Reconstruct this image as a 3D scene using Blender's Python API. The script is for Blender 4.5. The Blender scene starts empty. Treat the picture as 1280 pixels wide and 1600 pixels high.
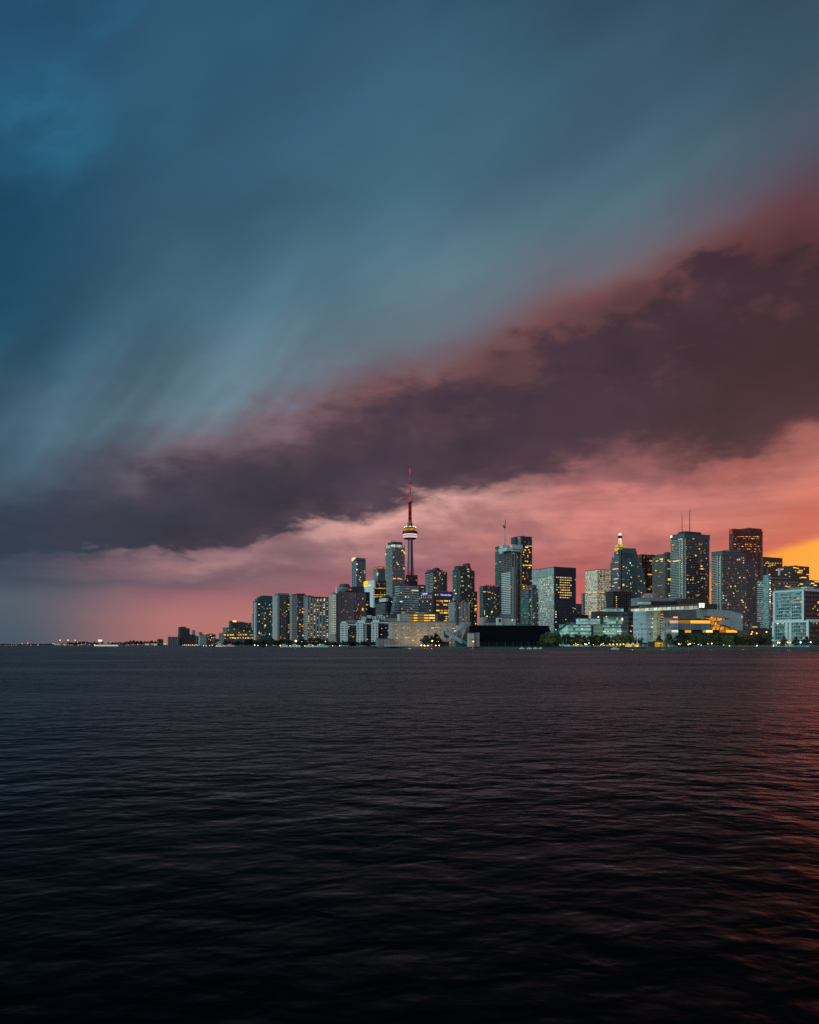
import bpy, math, random
from mathutils import Vector
R = math.radians
sc = bpy.context.scene
COL = sc.collection
# ---------------------------------------------------------------- camera
F, HZ, CH = 1300.0, 1007.5, 3.8          # focal length in photo pixels, horizon row, eye height (m)
cam_d = bpy.data.cameras.new('camera'); cam = bpy.data.objects.new('camera', cam_d); COL.objects.link(cam)
cam.location = (0, 0, CH); cam.rotation_euler = (R(90), 0, 0)
cam_d.sensor_fit = 'HORIZONTAL'; cam_d.sensor_width = 36.0; cam_d.lens = 36.0 * F / 1280
cam_d.shift_y = (HZ - 800) / 1280.0
cam_d.clip_start = 0.5; cam_d.clip_end = 80000
sc.camera = cam
sc.view_settings.view_transform = 'Standard'; sc.view_settings.look = 'None'
sc.view_settings.exposure = 0.0; sc.view_settings.gamma = 1.0
sc.cycles.max_bounces = 5; sc.cycles.glossy_bounces = 3; sc.cycles.diffuse_bounces = 3
sc.cycles.caustics_reflective = False; sc.cycles.caustics_refractive = False
sc.cycles.sample_clamp_indirect = 2.0
sc.cycles.use_denoising = False

def lin(c):
    return tuple(((v/255)/12.92 if v/255 <= .04045 else ((v/255+.055)/1.055)**2.4) for v in c) + (1.0,)
class NT:
    """small helper to write node trees as expressions"""
    def __init__(s, tree): s.t = tree; s.n = tree.nodes; s.l = tree.links
    def new(s, typ, **kw):
        n = s.n.new(typ)
        for k, v in kw.items(): setattr(n, k, v)
        return n
    def put(s, sock, v):
        if isinstance(v, bpy.types.NodeSocket): s.l.new(v, sock)
        elif v is not None:
            try: sock.default_value = v
            except Exception: sock.default_value = tuple(v)[:3]
    def m(s, op, a, b=None, c=None, clamp=False):
        n = s.new('ShaderNodeMath', operation=op, use_clamp=clamp)
        for i, v in enumerate((a, b, c)):
            if v is not None: s.put(n.inputs[i], v)
        return n.outputs[0]
    def add(s, a, b): return s.m('ADD', a, b)
    def sub(s, a, b): return s.m('SUBTRACT', a, b)
    def mul(s, a, b): return s.m('MULTIPLY', a, b)
    def div(s, a, b): return s.m('DIVIDE', a, b)
    def rng(s, v, a, b, c=0.0, d=1.0, interp='SMOOTHSTEP'):
        n = s.new('ShaderNodeMapRange', interpolation_type=interp, clamp=True)
        s.put(n.inputs[0], v)
        for i, q in enumerate((a, b, c, d)): s.put(n.inputs[1+i], q)
        return n.outputs[0]
    def mix(s, f, a, b, blend='MIX'):
        n = s.new('ShaderNodeMix', data_type='RGBA', blend_type=blend)
        s.put(n.inputs[0], f); s.put(n.inputs[6], a); s.put(n.inputs[7], b)
        return n.outputs[2]
    def xyz(s, x, y, z):
        n = s.new('ShaderNodeCombineXYZ'); s.put(n.inputs[0], x); s.put(n.inputs[1], y); s.put(n.inputs[2], z); return n.outputs[0]
    def sep(s, v):
        n = s.new('ShaderNodeSeparateXYZ'); s.put(n.inputs[0], v); return n.outputs
    def noise(s, vec, scale, detail=2.0, rough=.5, dist=0.0):
        n = s.new('ShaderNodeTexNoise'); n.noise_dimensions = '3D'
        if vec is not None: s.put(n.inputs['Vector'], vec)
        n.inputs['Scale'].default_value = scale; n.inputs['Detail'].default_value = detail
        n.inputs['Roughness'].default_value = rough; n.inputs['Distortion'].default_value = dist
        return n.outputs[0]
    def ramp(s, f, stops, interp='EASE'):
        n = s.new('ShaderNodeValToRGB'); cr = n.color_ramp; cr.interpolation = interp
        while len(cr.elements) > 1: cr.elements.remove(cr.elements[-1])
        cr.elements[0].position = stops[0][0]; cr.elements[0].color = stops[0][1]
        for p, c in stops[1:]:
            e = cr.elements.new(p); e.color = c
        s.put(n.inputs[0], f); return n.outputs[0]
    def curve(s, v, pts):
        n = s.new('ShaderNodeFloatCurve'); c = n.mapping.curves[0]
        while len(c.points) > 2: c.points.remove(c.points[-1])
        c.points[0].location = pts[0]; c.points[1].location = pts[-1]
        for p in pts[1:-1]: c.points.new(*p)
        n.mapping.extend = 'HORIZONTAL'; n.mapping.update(); s.put(n.inputs[1], v); n.inputs[0].default_value = 1.0
        return n.outputs[0]

# ---------------------------------------------------------------- sky: a storm shelf at sunset, in azimuth and elevation
def AZ(x): return math.atan((x-640)/F)
def EL(x, y): return math.atan((HZ-y)/F*math.cos(AZ(x)))
W = bpy.data.worlds.new('World'); sc.world = W; W.use_nodes = True
def build_sky():
    t = NT(W.node_tree); t.n.clear()
    co = t.new('ShaderNodeTexCoord').outputs['Generated']
    nv = t.new('ShaderNodeVectorMath', operation='NORMALIZE'); t.put(nv.inputs[0], co); d = nv.outputs[0]
    X, Y, Z = t.sep(d)
    az0 = t.m('ARCTAN2', X, Y)
    el0 = t.m('ARCSINE', t.m('MAXIMUM', Z, 0.0))
    flat = t.xyz(X, Y, t.mul(Z, 2.6))
    # diagonal frame along the shelf (rising to the right)
    a = R(24)
    along = t.add(t.mul(az0, math.cos(a)), t.mul(el0, math.sin(a)))
    across = t.sub(t.mul(el0, math.cos(a)), t.mul(az0, math.sin(a)))
    shelfv = t.xyz(t.mul(along, 1.0), t.mul(across, 2.4), 3.1)
    n_big = t.noise(t.xyz(along, t.mul(across, 1.25), 3.1), 8.0, 3.0, .45)
    n_fine = t.noise(flat, 13.0, 9.0, .58, .35)
    n_puff = t.noise(flat, 30.0, 7.0, .55)
    # how crisp the cloud is: crisp under the shelf, soft above
    soft = t.rng(el0, .24, .46)
    crisp = t.sub(1.0, soft)
    lowfade = t.rng(el0, .015, .12)
    w = t.add(t.mul(t.sub(n_big, .5), t.rng(el0, .12, .34, .02, .055)), t.mul(t.mul(t.sub(n_fine, .5), crisp), .07))
    w = t.add(w, t.mul(t.mul(t.sub(n_puff, .5), crisp), .026))
    el = t.m('MAXIMUM', t.add(el0, t.mul(w, lowfade)), 0.0)
    az = t.add(az0, t.mul(t.sub(t.noise(flat, 6.0, 4.0, .5), .5), .05))
    A0, A1 = -.5, .5
    azn = t.m('MULTIPLY_ADD', az, 1/(A1-A0), -A0/(A1-A0), clamp=True)
    xs = (0, 160, 320, 480, 640, 800, 960, 1120, 1280)
    lows = (868, 862, 852, 826, 782, 757, 722, 744, 690)
    tops = (785, 768, 722, 678, 628, 560, 480, 424, 388)
    fris = (690, 665, 632, 585, 545, 484, 416, 348, 292)
    def cv(ys): return t.curve(azn, [((AZ(x)-A0)/(A1-A0), EL(x, y)) for x, y in zip(xs, ys)])
    eL, eT, eF = cv(lows), cv(tops), cv(fris)
    def part(lo, hi): return t.m('DIVIDE', t.sub(el, lo), t.sub(hi, lo), clamp=True)
    s = t.m('DIVIDE', el, eL, clamp=True)
    s = t.add(s, part(eL, eT)); s = t.add(s, part(eT, eF))
    s = t.add(s, t.mul(part(eF, .66), 2.0))
    sn = t.div(s, 5.0)
    cols = {
     0:   [(0,(66,86,102)),(.5,(80,92,106)),(.8,(62,74,92)),(1,(48,64,84)),(1.5,(58,60,78)),(2,(60,72,90)),(3,(62,92,112)),(3.5,(22,74,102)),(4,(14,66,98)),(4.5,(26,84,120)),(5,(19,66,100))],
     320: [(0,(178,115,112)),(.3,(176,114,113)),(.48,(158,104,112)),(.66,(114,88,102)),(.84,(158,118,123)),(.96,(132,100,110)),(1.06,(70,59,73)),(1.5,(64,55,69)),(2,(82,66,78)),(2.5,(104,92,104)),(3,(98,118,132)),(3.5,(66,104,126)),(4,(46,88,113)),(5,(35,84,115))],
     640: [(0,(224,102,88)),(.2,(206,97,94)),(.36,(170,94,102)),(.52,(138,88,102)),(.76,(186,130,128)),(.93,(218,162,154)),(1.08,(90,70,79)),(1.5,(80,60,70)),(2,(92,65,73)),(2.35,(115,80,84)),(2.75,(107,94,105)),(3.15,(98,111,124)),(3.5,(84,118,135)),(4,(58,99,123)),(5,(42,84,110))],
     960: [(0,(240,104,76)),(.2,(212,94,86)),(.42,(170,86,92)),(.68,(212,130,122)),(.86,(190,116,114)),(.94,(150,94,98)),(1.03,(124,78,84)),(1.2,(88,58,66)),(1.6,(80,54,61)),(2,(100,64,68)),(2.25,(110,70,72)),(2.55,(113,82,87)),(2.9,(112,93,104)),(3.2,(96,104,118)),(3.5,(78,107,124)),(4,(60,96,117)),(5,(44,78,100))],
     1280:[(0,(236,110,66)),(.25,(224,100,66)),(.55,(194,96,83)),(.8,(198,114,104)),(.97,(168,98,94)),(1.2,(104,58,61)),(1.6,(84,48,54)),(2,(76,44,52)),(2.25,(84,48,55)),(2.6,(98,55,63)),(2.95,(94,62,74)),(3.25,(80,74,90)),(3.6,(70,83,100)),(4,(54,80,99)),(5,(40,66,86))]}
    keys = sorted(cols)
    out = None
    for i, k in enumerate(keys):
        c = t.ramp(sn, [(p/5, lin(v)) for p, v in cols[k]], 'LINEAR')
        out = c if out is None else t.mix(t.rng(az, AZ(keys[i-1]), AZ(k)), out, c)
    # the dark lumpy underbelly of the shelf
    lump = t.sub(t.noise(t.xyz(X, Y, t.mul(Z, 1.9)), 9.0, 8.0, .55, .3), .5)
    sd = t.add(s, t.add(t.mul(lump, 2.3), t.mul(t.sub(n_puff, .5), .7)))
    belly = t.mul(t.rng(t.add(s, t.mul(lump, .9)), .92, 1.22), t.sub(1.0, t.rng(sd, t.rng(az, -.2, .25, 1.25, 1.75), t.rng(az, -.2, .25, 2.4, 2.2))))
    bcol = t.ramp(t.rng(az, AZ(0), AZ(1280), 0, 1, 'LINEAR'), [(0, lin((47,60,78))), (.25, lin((56,53,68))), (.5, lin((65,50,68))), (.75, lin((61,42,56))), (1, lin((50,32,44)))], 'LINEAR')
    out = t.mix(t.mul(belly, .82), out, bcol)
    hs = t.new('ShaderNodeHueSaturation'); hs.inputs['Saturation'].default_value = .93; hs.inputs['Value'].default_value = .97; t.put(hs.inputs['Color'], out)
    out = t.mix(t.rng(s, 2.2, 3.2), out, t.mix(1.0, hs.outputs[0], (.95, 1.01, 1.0, 1), 'MULTIPLY'))
    # inner structure: mottling of the dark cloud, fine streaks above it, thin bands below it
    dark = t.mul(t.rng(s, .9, 1.15), t.sub(1.0, t.rng(s, 2.1, 2.9)))
    mot = t.rng(t.noise(t.xyz(X, Y, t.mul(Z, 1.7)), 7.5, 8.0, .52, .3), .32, .72, .7, 1.38, 'LINEAR')
    out = t.mix(t.mul(dark, .85), out, t.mix(1.0, out, t.xyz(mot, t.m('POWER', mot, .9), t.m('POWER', mot, .85)), 'MULTIPLY'))
    stv = t.xyz(t.mul(along, .55), t.mul(across, 3.0), 7.7)
    b = R(52)
    rainv = t.xyz(t.add(t.mul(az0, math.cos(b)), t.mul(el0, math.sin(b))), t.mul(t.sub(t.mul(el0, math.cos(b)), t.mul(az0, math.sin(b))), 4.5), 1.7)
    st = t.rng(t.noise(stv, 7.0, 5.0, .5),   .3, .7, .95, 1.06, 'LINEAR')
    soft2 = t.rng(t.noise(t.xyz(t.mul(along, .8), t.mul(across, 1.3), 9.2), 4.2, 4.0, .5), .3, .7, .88, 1.12, 'LINEAR')
    st = t.mul(st, soft2)
    up = t.rng(s, 2.3, 3.0)
    out = t.mix(up, out, t.mix(1.0, out, t.xyz(st, st, st), 'MULTIPLY'))
    rn = t.rng(t.noise(rainv, 4.0, 3.0, .45), .3, .72, .76, 1.34, 'LINEAR')
    rainm = t.mul(t.mul(t.rng(s, 1.6, 2.5), t.sub(1.0, t.rng(s, 3.2, 4.0))), t.sub(1.0, t.rng(az, -.18, .0)))
    out = t.mix(t.mul(rainm, 1.0), out, t.mix(1.0, out, t.xyz(rn, rn, rn), 'MULTIPLY'))
    bandv = t.xyz(X, Y, t.mul(Z, 9.0))
    bd = t.rng(t.noise(bandv, 5.0, 8.0, .55, .2), .32, .68, .78, 1.2, 'LINEAR')
    low = t.mul(t.sub(1.0, t.rng(s, .9, 1.05)), t.rng(el0, .03, .10))
    out = t.mix(low, out, t.mix(1.0, out, t.xyz(bd, t.m('POWER', bd, 1.1), t.m('POWER', bd, .9)), 'MULTIPLY'))
    puff = t.mul(t.rng(t.noise(t.xyz(X, Y, t.mul(Z, 2.2)), 8.5, 7.0, .55, .25), .44, .66), t.mul(t.rng(el0, .05, .13), t.sub(1.0, t.rng(s, .98, 1.06))))
    out = t.mix(t.mul(puff, .72), out, t.ramp(t.rng(az, AZ(100), AZ(1250), 0, 1, 'LINEAR'), [(0, lin((92,82,98))), (.5, lin((138,96,104))), (1, lin((168,88,86)))], 'LINEAR'))
    # clear orange gap low on the right, under the cloud base
    edge = t.curve(azn, [((AZ(x)-A0)/(A1-A0), EL(x, y)) for x, y in ((0,1000),(640,985),(860,955),(960,925),(1080,897),(1180,868),(1280,834))])
    gap = t.rng(t.sub(edge, t.add(el0, t.mul(w, .22))), -.003, .010)
    gap = t.mul(gap, t.rng(az, AZ(800), AZ(1130)))
    gapc = t.ramp(t.rng(az, AZ(820), AZ(1270), 0, 1, 'LINEAR'), [(0, lin((236,100,78))), (.45, lin((244,112,70))), (.72, lin((251,136,54))), (1, lin((255,163,64)))], 'LINEAR')
    out = t.mix(gap, out, gapc)
    # deep blue breaks near the top left
    br = t.mul(t.rng(t.noise(shelfv, 6.5, 5.0, .55), .5, .72), t.mul(t.rng(el0, .38, .55), t.sub(1.0, t.rng(az, -.36, -.12))))
    out = t.mix(t.mul(br, .25), out, lin((40,112,146)))
    g2 = t.m('SQRT', t.add(t.m('POWER', t.sub(az0, AZ(70)), 2.0), t.m('POWER', t.mul(t.sub(el0, EL(70, 190)), 1.5), 2.0)))
    gl = t.mul(t.sub(1.0, t.rng(g2, .0, .11)), t.rng(t.noise(shelfv, 9.0, 5.0, .55), .35, .65))
    out = t.mix(t.mul(gl, .5), out, lin((46,124,154)))
    # dusk sky behind and beside the viewer: dim violet in the east, plus an unseen bright teal lobe added at left rear to light the fronts
    back = t.rng(Y, .25, -.45)
    n_e = t.rng(t.noise(flat, 3.0, 5.0, .5), .3, .7, .75, 1.25, 'LINEAR')
    ecol = t.mix(1.0, (.27, .265, .33, 1), t.xyz(n_e, n_e, n_e), 'MULTIPLY')
    out = t.mix(back, out, ecol)
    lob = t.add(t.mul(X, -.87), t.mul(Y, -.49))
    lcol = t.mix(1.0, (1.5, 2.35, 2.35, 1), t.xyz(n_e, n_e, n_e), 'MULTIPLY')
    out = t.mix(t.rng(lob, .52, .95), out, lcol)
    below = t.rng(Z, -.02, 0.0)
    out = t.mix(below, (.02, .02, .024, 1), out)
    sky = t.new('ShaderNodeTexSky', sky_type='NISHITA', sun_disc=False); sky.sun_elevation = R(3); sky.sun_rotation = R(31)
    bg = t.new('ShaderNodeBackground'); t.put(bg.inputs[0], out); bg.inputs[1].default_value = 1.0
    b2 = t.new('ShaderNodeBackground'); t.put(b2.inputs[0], sky.outputs[0]); b2.inputs[1].default_value = 0.003
    ad = t.new('ShaderNodeAddShader'); t.l.new(bg.outputs[0], ad.inputs[0]); t.l.new(b2.outputs[0], ad.inputs[1])
    wo = t.new('ShaderNodeOutputWorld'); t.l.new(ad.outputs[0], wo.inputs[0])
build_sky()
W.cycles.sampling_method = 'MANUAL'; W.cycles.sample_map_resolution = 512
# the sun, almost down behind the cloud, out of frame to the right
sd = bpy.data.lights.new('sun', 'SUN'); sd.energy = 0.13; sd.color = (1, .13, .055); sd.angle = R(20)
sun = bpy.data.objects.new('sun', sd); COL.objects.link(sun)
sun.rotation_euler = Vector((-math.sin(R(32)), -math.cos(R(32)), -math.tan(R(2.4)))).to_track_quat('-Z', 'Y').to_euler()
# ---------------------------------------------------------------- materials
def newmat(name):
    m = bpy.data.materials.new(name); m.use_nodes = True; t = NT(m.node_tree); t.n.clear()
    o = t.new('ShaderNodeOutputMaterial'); p = t.new('ShaderNodeBsdfPrincipled'); t.l.new(p.outputs[0], o.inputs[0])
    return m, t, p
_mc = {}
def solid(name, col, rough=.8, metal=0.0, var=.18, scale=.25):
    if name in _mc: return _mc[name]
    m, t, p = newmat(name)
    g = t.new('ShaderNodeTexCoord').outputs['Object']
    n = t.add(t.mul(t.noise(g, scale, 5, .6), .7), t.mul(t.noise(g, scale*9, 3, .6), .3))
    k = t.rng(n, .3, .7, 1-var, 1+var, 'LINEAR')
    c = t.mix(1.0, (*col, 1), t.xyz(k, k, k), 'MULTIPLY')
    t.put(p.inputs['Base Color'], c); p.inputs['Roughness'].default_value = rough; p.inputs['Metallic'].default_value = metal
    _mc[name] = m; return m
def facade(name, wall, glass, floor=3.2, bay=3.5, ww=.7, wh=.55, grough=.12, wrough=.75, blind=.25, spec=.5, lit=None, wspec=.25):
    """wall with a grid of panes: UV is in metres along the face and up it"""
    if name in _mc: return _mc[name]
    m, t, p = newmat(name)
    u, v, _ = t.sep(t.new('ShaderNodeUVMap').outputs[0])
    a, b = t.div(u, bay), t.div(v, floor)
    fu, fv = t.m('FRACT', a), t.m('FRACT', b)
    mu = t.m('LESS_THAN', t.m('ABSOLUTE', t.sub(fu, .5)), ww/2); mv = t.m('LESS_THAN', t.m('ABSOLUTE', t.sub(fv, .5)), wh/2)
    mask = t.mul(mu, mv)
    wn = t.new('ShaderNodeTexWhiteNoise', noise_dimensions='3D')
    oi = t.new('ShaderNodeObjectInfo').outputs['Random']
    t.put(wn.inputs['Vector'], t.xyz(t.m('FLOOR', a), t.m('FLOOR', b), t.mul(oi, 91.0)))
    r = wn.outputs[0]; rc = t.sep(wn.outputs[1])
    bl = t.mul(t.m('GREATER_THAN', rc[0], 1-blind), t.mul(rc[1], .5))
    k = t.rng(r, 0, 1, .45, 1.5, 'LINEAR')
    gc = t.mix(1.0, (*glass, 1), t.xyz(k, k, k), 'MULTIPLY')
    gc = t.mix(bl, gc, (*[min(1, q*.7+.08) for q in wall], 1))
    g = t.new('ShaderNodeTexCoord').outputs['Object']
    nz = t.add(t.mul(t.noise(g, .06, 4, .6), .6), t.mul(t.noise(t.xyz(u, t.mul(v, .12), 0.0), .5, 4, .6), .4))
    kw = t.rng(nz, .3, .7, .78, 1.2, 'LINEAR')
    wc = t.mix(1.0, (*wall, 1), t.xyz(kw, kw, kw), 'MULTIPLY')
    t.put(p.inputs['Base Color'], t.mix(mask, wc, gc))
    t.put(p.inputs['Roughness'], t.rng(mask, 0, 1, wrough, grough, 'LINEAR'))
    t.put(p.inputs['Specular IOR Level'], t.rng(mask, 0, 1, wspec, spec, 'LINEAR'))
    if lit:                                       # some rooms are lit: (colour, strength, share of panes)
        on = t.mul(mask, t.m('GREATER_THAN', t.m('FRACT', t.mul(r, 7.77)), 1-lit[2]))
        e = t.mul(on, t.rng(rc[2], 0, 1, lit[1]*.25, lit[1], 'LINEAR'))
        t.put(p.inputs['Emission Color'], lin(lit[0])); t.put(p.inputs['Emission Strength'], e); m.cycles.emission_sampling = 'NONE'
    # each pane sits a touch out of true
    ge = t.new('ShaderNodeNewGeometry').outputs['Normal']
    tl = t.new('ShaderNodeVectorMath', operation='ADD'); t.put(tl.inputs[0], ge)
    t.put(tl.inputs[1], t.xyz(t.mul(t.mul(t.sub(rc[0], .5), mask), .05), t.mul(t.mul(t.sub(rc[1], .5), mask), .05), t.mul(t.mul(t.sub(rc[2], .5), mask), .05)))
    nn = t.new('ShaderNodeVectorMath', operation='NORMALIZE'); t.put(nn.inputs[0], tl.outputs[0])
    t.put(p.inputs['Normal'], nn.outputs[0])
    _mc[name] = m; return m
def glow(name, stops, strength=1.0, sample=False, spread=.6, pattern=None):
    """something lit: colour and brightness differ from one lit thing to the next"""
    if name in _mc: return _mc[name]
    m = bpy.data.materials.new(name); m.use_nodes = True; t = NT(m.node_tree); t.n.clear()
    o = t.new('ShaderNodeOutputMaterial'); e = t.new('ShaderNodeEmission')
    rnd = t.new('ShaderNodeObjectInfo').outputs['Random']
    c = t.ramp(rnd, [(q/(max(1, len(stops)-1)), lin(s)) for q, s in enumerate(stops)], 'LINEAR')
    k = t.rng(t.m('FRACT', t.mul(rnd, 17.31)), 0, 1, strength*(1-spread), strength*(1+spread), 'LINEAR')
    if pattern:                                  # rooms seen through glass: uneven light, mullions, floor edges
        g = t.new('ShaderNodeUVMap').outputs[0]; u, v, _ = t.sep(g)
        bay, fl = pattern
        wn = t.new('ShaderNodeTexWhiteNoise', noise_dimensions='2D'); t.put(wn.inputs['Vector'], t.xyz(t.m('FLOOR', t.div(u, bay)), t.m('FLOOR', t.div(v, fl)), 0.0))
        mul = t.m('GREATER_THAN', t.m('FRACT', t.div(u, bay)), .14)
        q = t.mul(t.rng(wn.outputs[0], 0, 1, .25, 1.5, 'LINEAR'), t.rng(mul, 0, 1, .25, 1, 'LINEAR'))
        q = t.mul(q, t.rng(t.noise(t.xyz(t.mul(u, .9), t.mul(v, 1.5), 0.0), .9, 3, .6), .3, .7, .5, 1.4, 'LINEAR'))
        k = t.mul(k, q)
    t.put(e.inputs[0], c); t.put(e.inputs[1], k); t.l.new(e.outputs[0], o.inputs[0])
    m.cycles.emission_sampling = 'AUTO' if sample else 'NONE'
    _mc[name] = m; return m
WARM = glow('lit_room_warm', [(255,150,50),(255,176,70),(255,200,110),(255,214,150),(255,236,205),(255,190,90)], 1.0)
YEL = glow('lit_office_yellow', [(255,190,40),(255,205,60),(250,215,110),(255,170,40)], 1.05, spread=.45)
PALE = glow('lit_room_pale', [(214,226,190),(236,232,196),(255,236,196),(200,222,205)], .75)
ORG = glow('lit_room_orange', [(255,150,70),(255,170,84),(250,128,70),(255,186,100)], .85)
WHITE = glow('lamp_white', [(255,250,232),(255,236,200)], 1.6, spread=.3)
LAMPW = glow('lamp_warm', [(255,190,90),(255,206,120),(255,226,170),(255,240,214)], 7.0, sample=True, spread=.4)
DIM = {m.name: glow(m.name+'_dim', [(255,160,70),(255,196,110),(255,226,170),(240,180,90)] if m is not PALE else [(206,214,186),(230,222,186)], .5, spread=.7) for m in (WARM, PALE, ORG)}
RED = glow('lamp_red', [(255,52,50),(255,70,66)], 1.6, spread=.3)
BLUE = glow('sign_blue', [(60,64,255)], .75, spread=0)

def nest(child, part, root):
    """make child a piece of a part without moving it (both are placed relative to root)"""
    from mathutils import Matrix
    T = Matrix.Translation(root.location); child.parent = part
    child.matrix_parent_inverse = (T @ part.matrix_basis).inverted() @ T
    return child
# ---------------------------------------------------------------- mesh helper
class MB:
    def __init__(s): s.v = []; s.f = []; s.uv = []
    def poly(s, pts, uvs=None):
        i = len(s.v); s.v += [tuple(p) for p in pts]; s.f.append(tuple(range(i, i+len(pts))))
        s.uv += uvs if uvs else [(p[0]*.7+p[1]*.7, p[2]) for p in pts]
    def prism(s, poly, z0, z1, bay=None, cap=True, zt=None):
        """poly counter-clockwise seen from above; zt = own top height of every corner"""
        n = len(poly); zt = zt or [z1]*n
        for i in range(n):
            a, b = poly[i], poly[(i+1) % n]; L = math.hypot(b[0]-a[0], b[1]-a[1])
            U = max(1, round(L/bay))*bay if bay else L
            za, zb = zt[i], zt[(i+1) % n]
            s.poly([(a[0],a[1],z0),(b[0],b[1],z0),(b[0],b[1],zb),(a[0],a[1],za)], [(0,0),(U,0),(U,zb-z0),(0,za-z0)])
        if cap:
            s.poly([(p[0],p[1],q) for p, q in zip(poly, zt)], [(0,0)]*n)
            s.poly([(p[0],p[1],z0) for p in reversed(poly)], [(0,0)]*n)
    def box(s, c, u, w, d, h):
        """c = centre of the base, u = 2-D unit direction of the width"""
        ux, uy = u; vx, vy = -uy, ux
        q = [(-w/2,-d/2),(w/2,-d/2),(w/2,d/2),(-w/2,d/2)]
        s.prism([(c[0]+a*ux+b*vx, c[1]+a*uy+b*vy) for a, b in q], c[2], c[2]+h)
    def tube(s, p0, p1, r0, r1=None, n=8):
        r1 = r0 if r1 is None else r1
        a, b = Vector(p0), Vector(p1); q = (b-a).to_track_quat('Z', 'Y'); ring = []
        for c, r in ((a, r0), (b, r1)):
            ring.append([c + q @ Vector((r*math.cos(2*math.pi*i/n), r*math.sin(2*math.pi*i/n), 0)) for i in range(n)])
        for i in range(n):
            j = (i+1) % n; s.poly([ring[0][i], ring[0][j], ring[1][j], ring[1][i]])
        s.poly(ring[1]); s.poly(ring[0][::-1])
    def lathe(s, c, prof, n=24):
        for (r0, z0), (r1, z1) in zip(prof, prof[1:]):
            for i in range(n):
                a, b = 2*math.pi*i/n, 2*math.pi*(i+1)/n; rm = max(r0, r1)
                pts = [(c[0]+r0*math.cos(a), c[1]+r0*math.sin(a), z0), (c[0]+r0*math.cos(b), c[1]+r0*math.sin(b), z0),
                       (c[0]+r1*math.cos(b), c[1]+r1*math.sin(b), z1), (c[0]+r1*math.cos(a), c[1]+r1*math.sin(a), z1)]
                if r0 < 1e-6: pts = pts[1:]; uv = [(b*rm, z0), (b*rm, z1), (a*rm, z1)]
                elif r1 < 1e-6: pts = pts[:3]; uv = [(a*rm, z0), (b*rm, z0), (b*rm, z1)]
                else: uv = [(a*rm, z0), (b*rm, z0), (b*rm, z1), (a*rm, z1)]
                s.poly(pts, uv)
    def beam(s, p0, p1, w, h):
        """straight box of square section between two points"""
        a, b = Vector(p0), Vector(p1); q = (b-a).to_track_quat('Z', 'Y')
        R_ = [[c + q @ Vector((x*w/2, y*h/2, 0)) for x, y in ((-1,-1),(1,-1),(1,1),(-1,1))] for c in (a, b)]
        for i in range(4):
            j = (i+1) % 4; s.poly([R_[0][i], R_[0][j], R_[1][j], R_[1][i]])
        s.poly(R_[1]); s.poly(R_[0][::-1])
    def build(s, name, mat, parent=None, origin=None):
        o3 = parent.location if parent is not None and origin is None else Vector(origin or (0,0,0))
        if parent is not None and parent.parent is not None and origin is None: o3 = parent.location + parent.parent.location
        me = bpy.data.meshes.new(name); me.from_pydata([(p[0]-o3[0], p[1]-o3[1], p[2]-o3[2]) for p in s.v], [], s.f)
        uvl = me.uv_layers.new(name='UVMap'); flat = [c for q in s.uv for c in q]
        uvl.data.foreach_set('uv', flat)
        me.materials.append(mat); me.update()
        o = bpy.data.objects.new(name, me); COL.objects.link(o)
        if parent is not None: o.parent = parent
        elif origin is not None: o.location = origin
        return o
def thing(name, loc, label, cat, group=None, rz=0):
    o = bpy.data.objects.new(name, None); COL.objects.link(o); o.location = loc; o.rotation_euler = (0,0,rz); o.empty_display_size = .5
    o['label'] = label; o['category'] = cat
    if group: o['group'] = group
    return o
def tag(o, label, cat, group=None):
    o['label'] = label; o['category'] = cat
    if group: o['group'] = group
    return o
def structure(o): o['kind'] = 'structure'; return o
def P(x, y, D): return Vector(((x-640)/F*D, D, CH+(HZ-y)/F*D))
def GX(x, D): return (x-640)/F*D
def ZY(y, D): return CH+(HZ-y)/F*D

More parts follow.
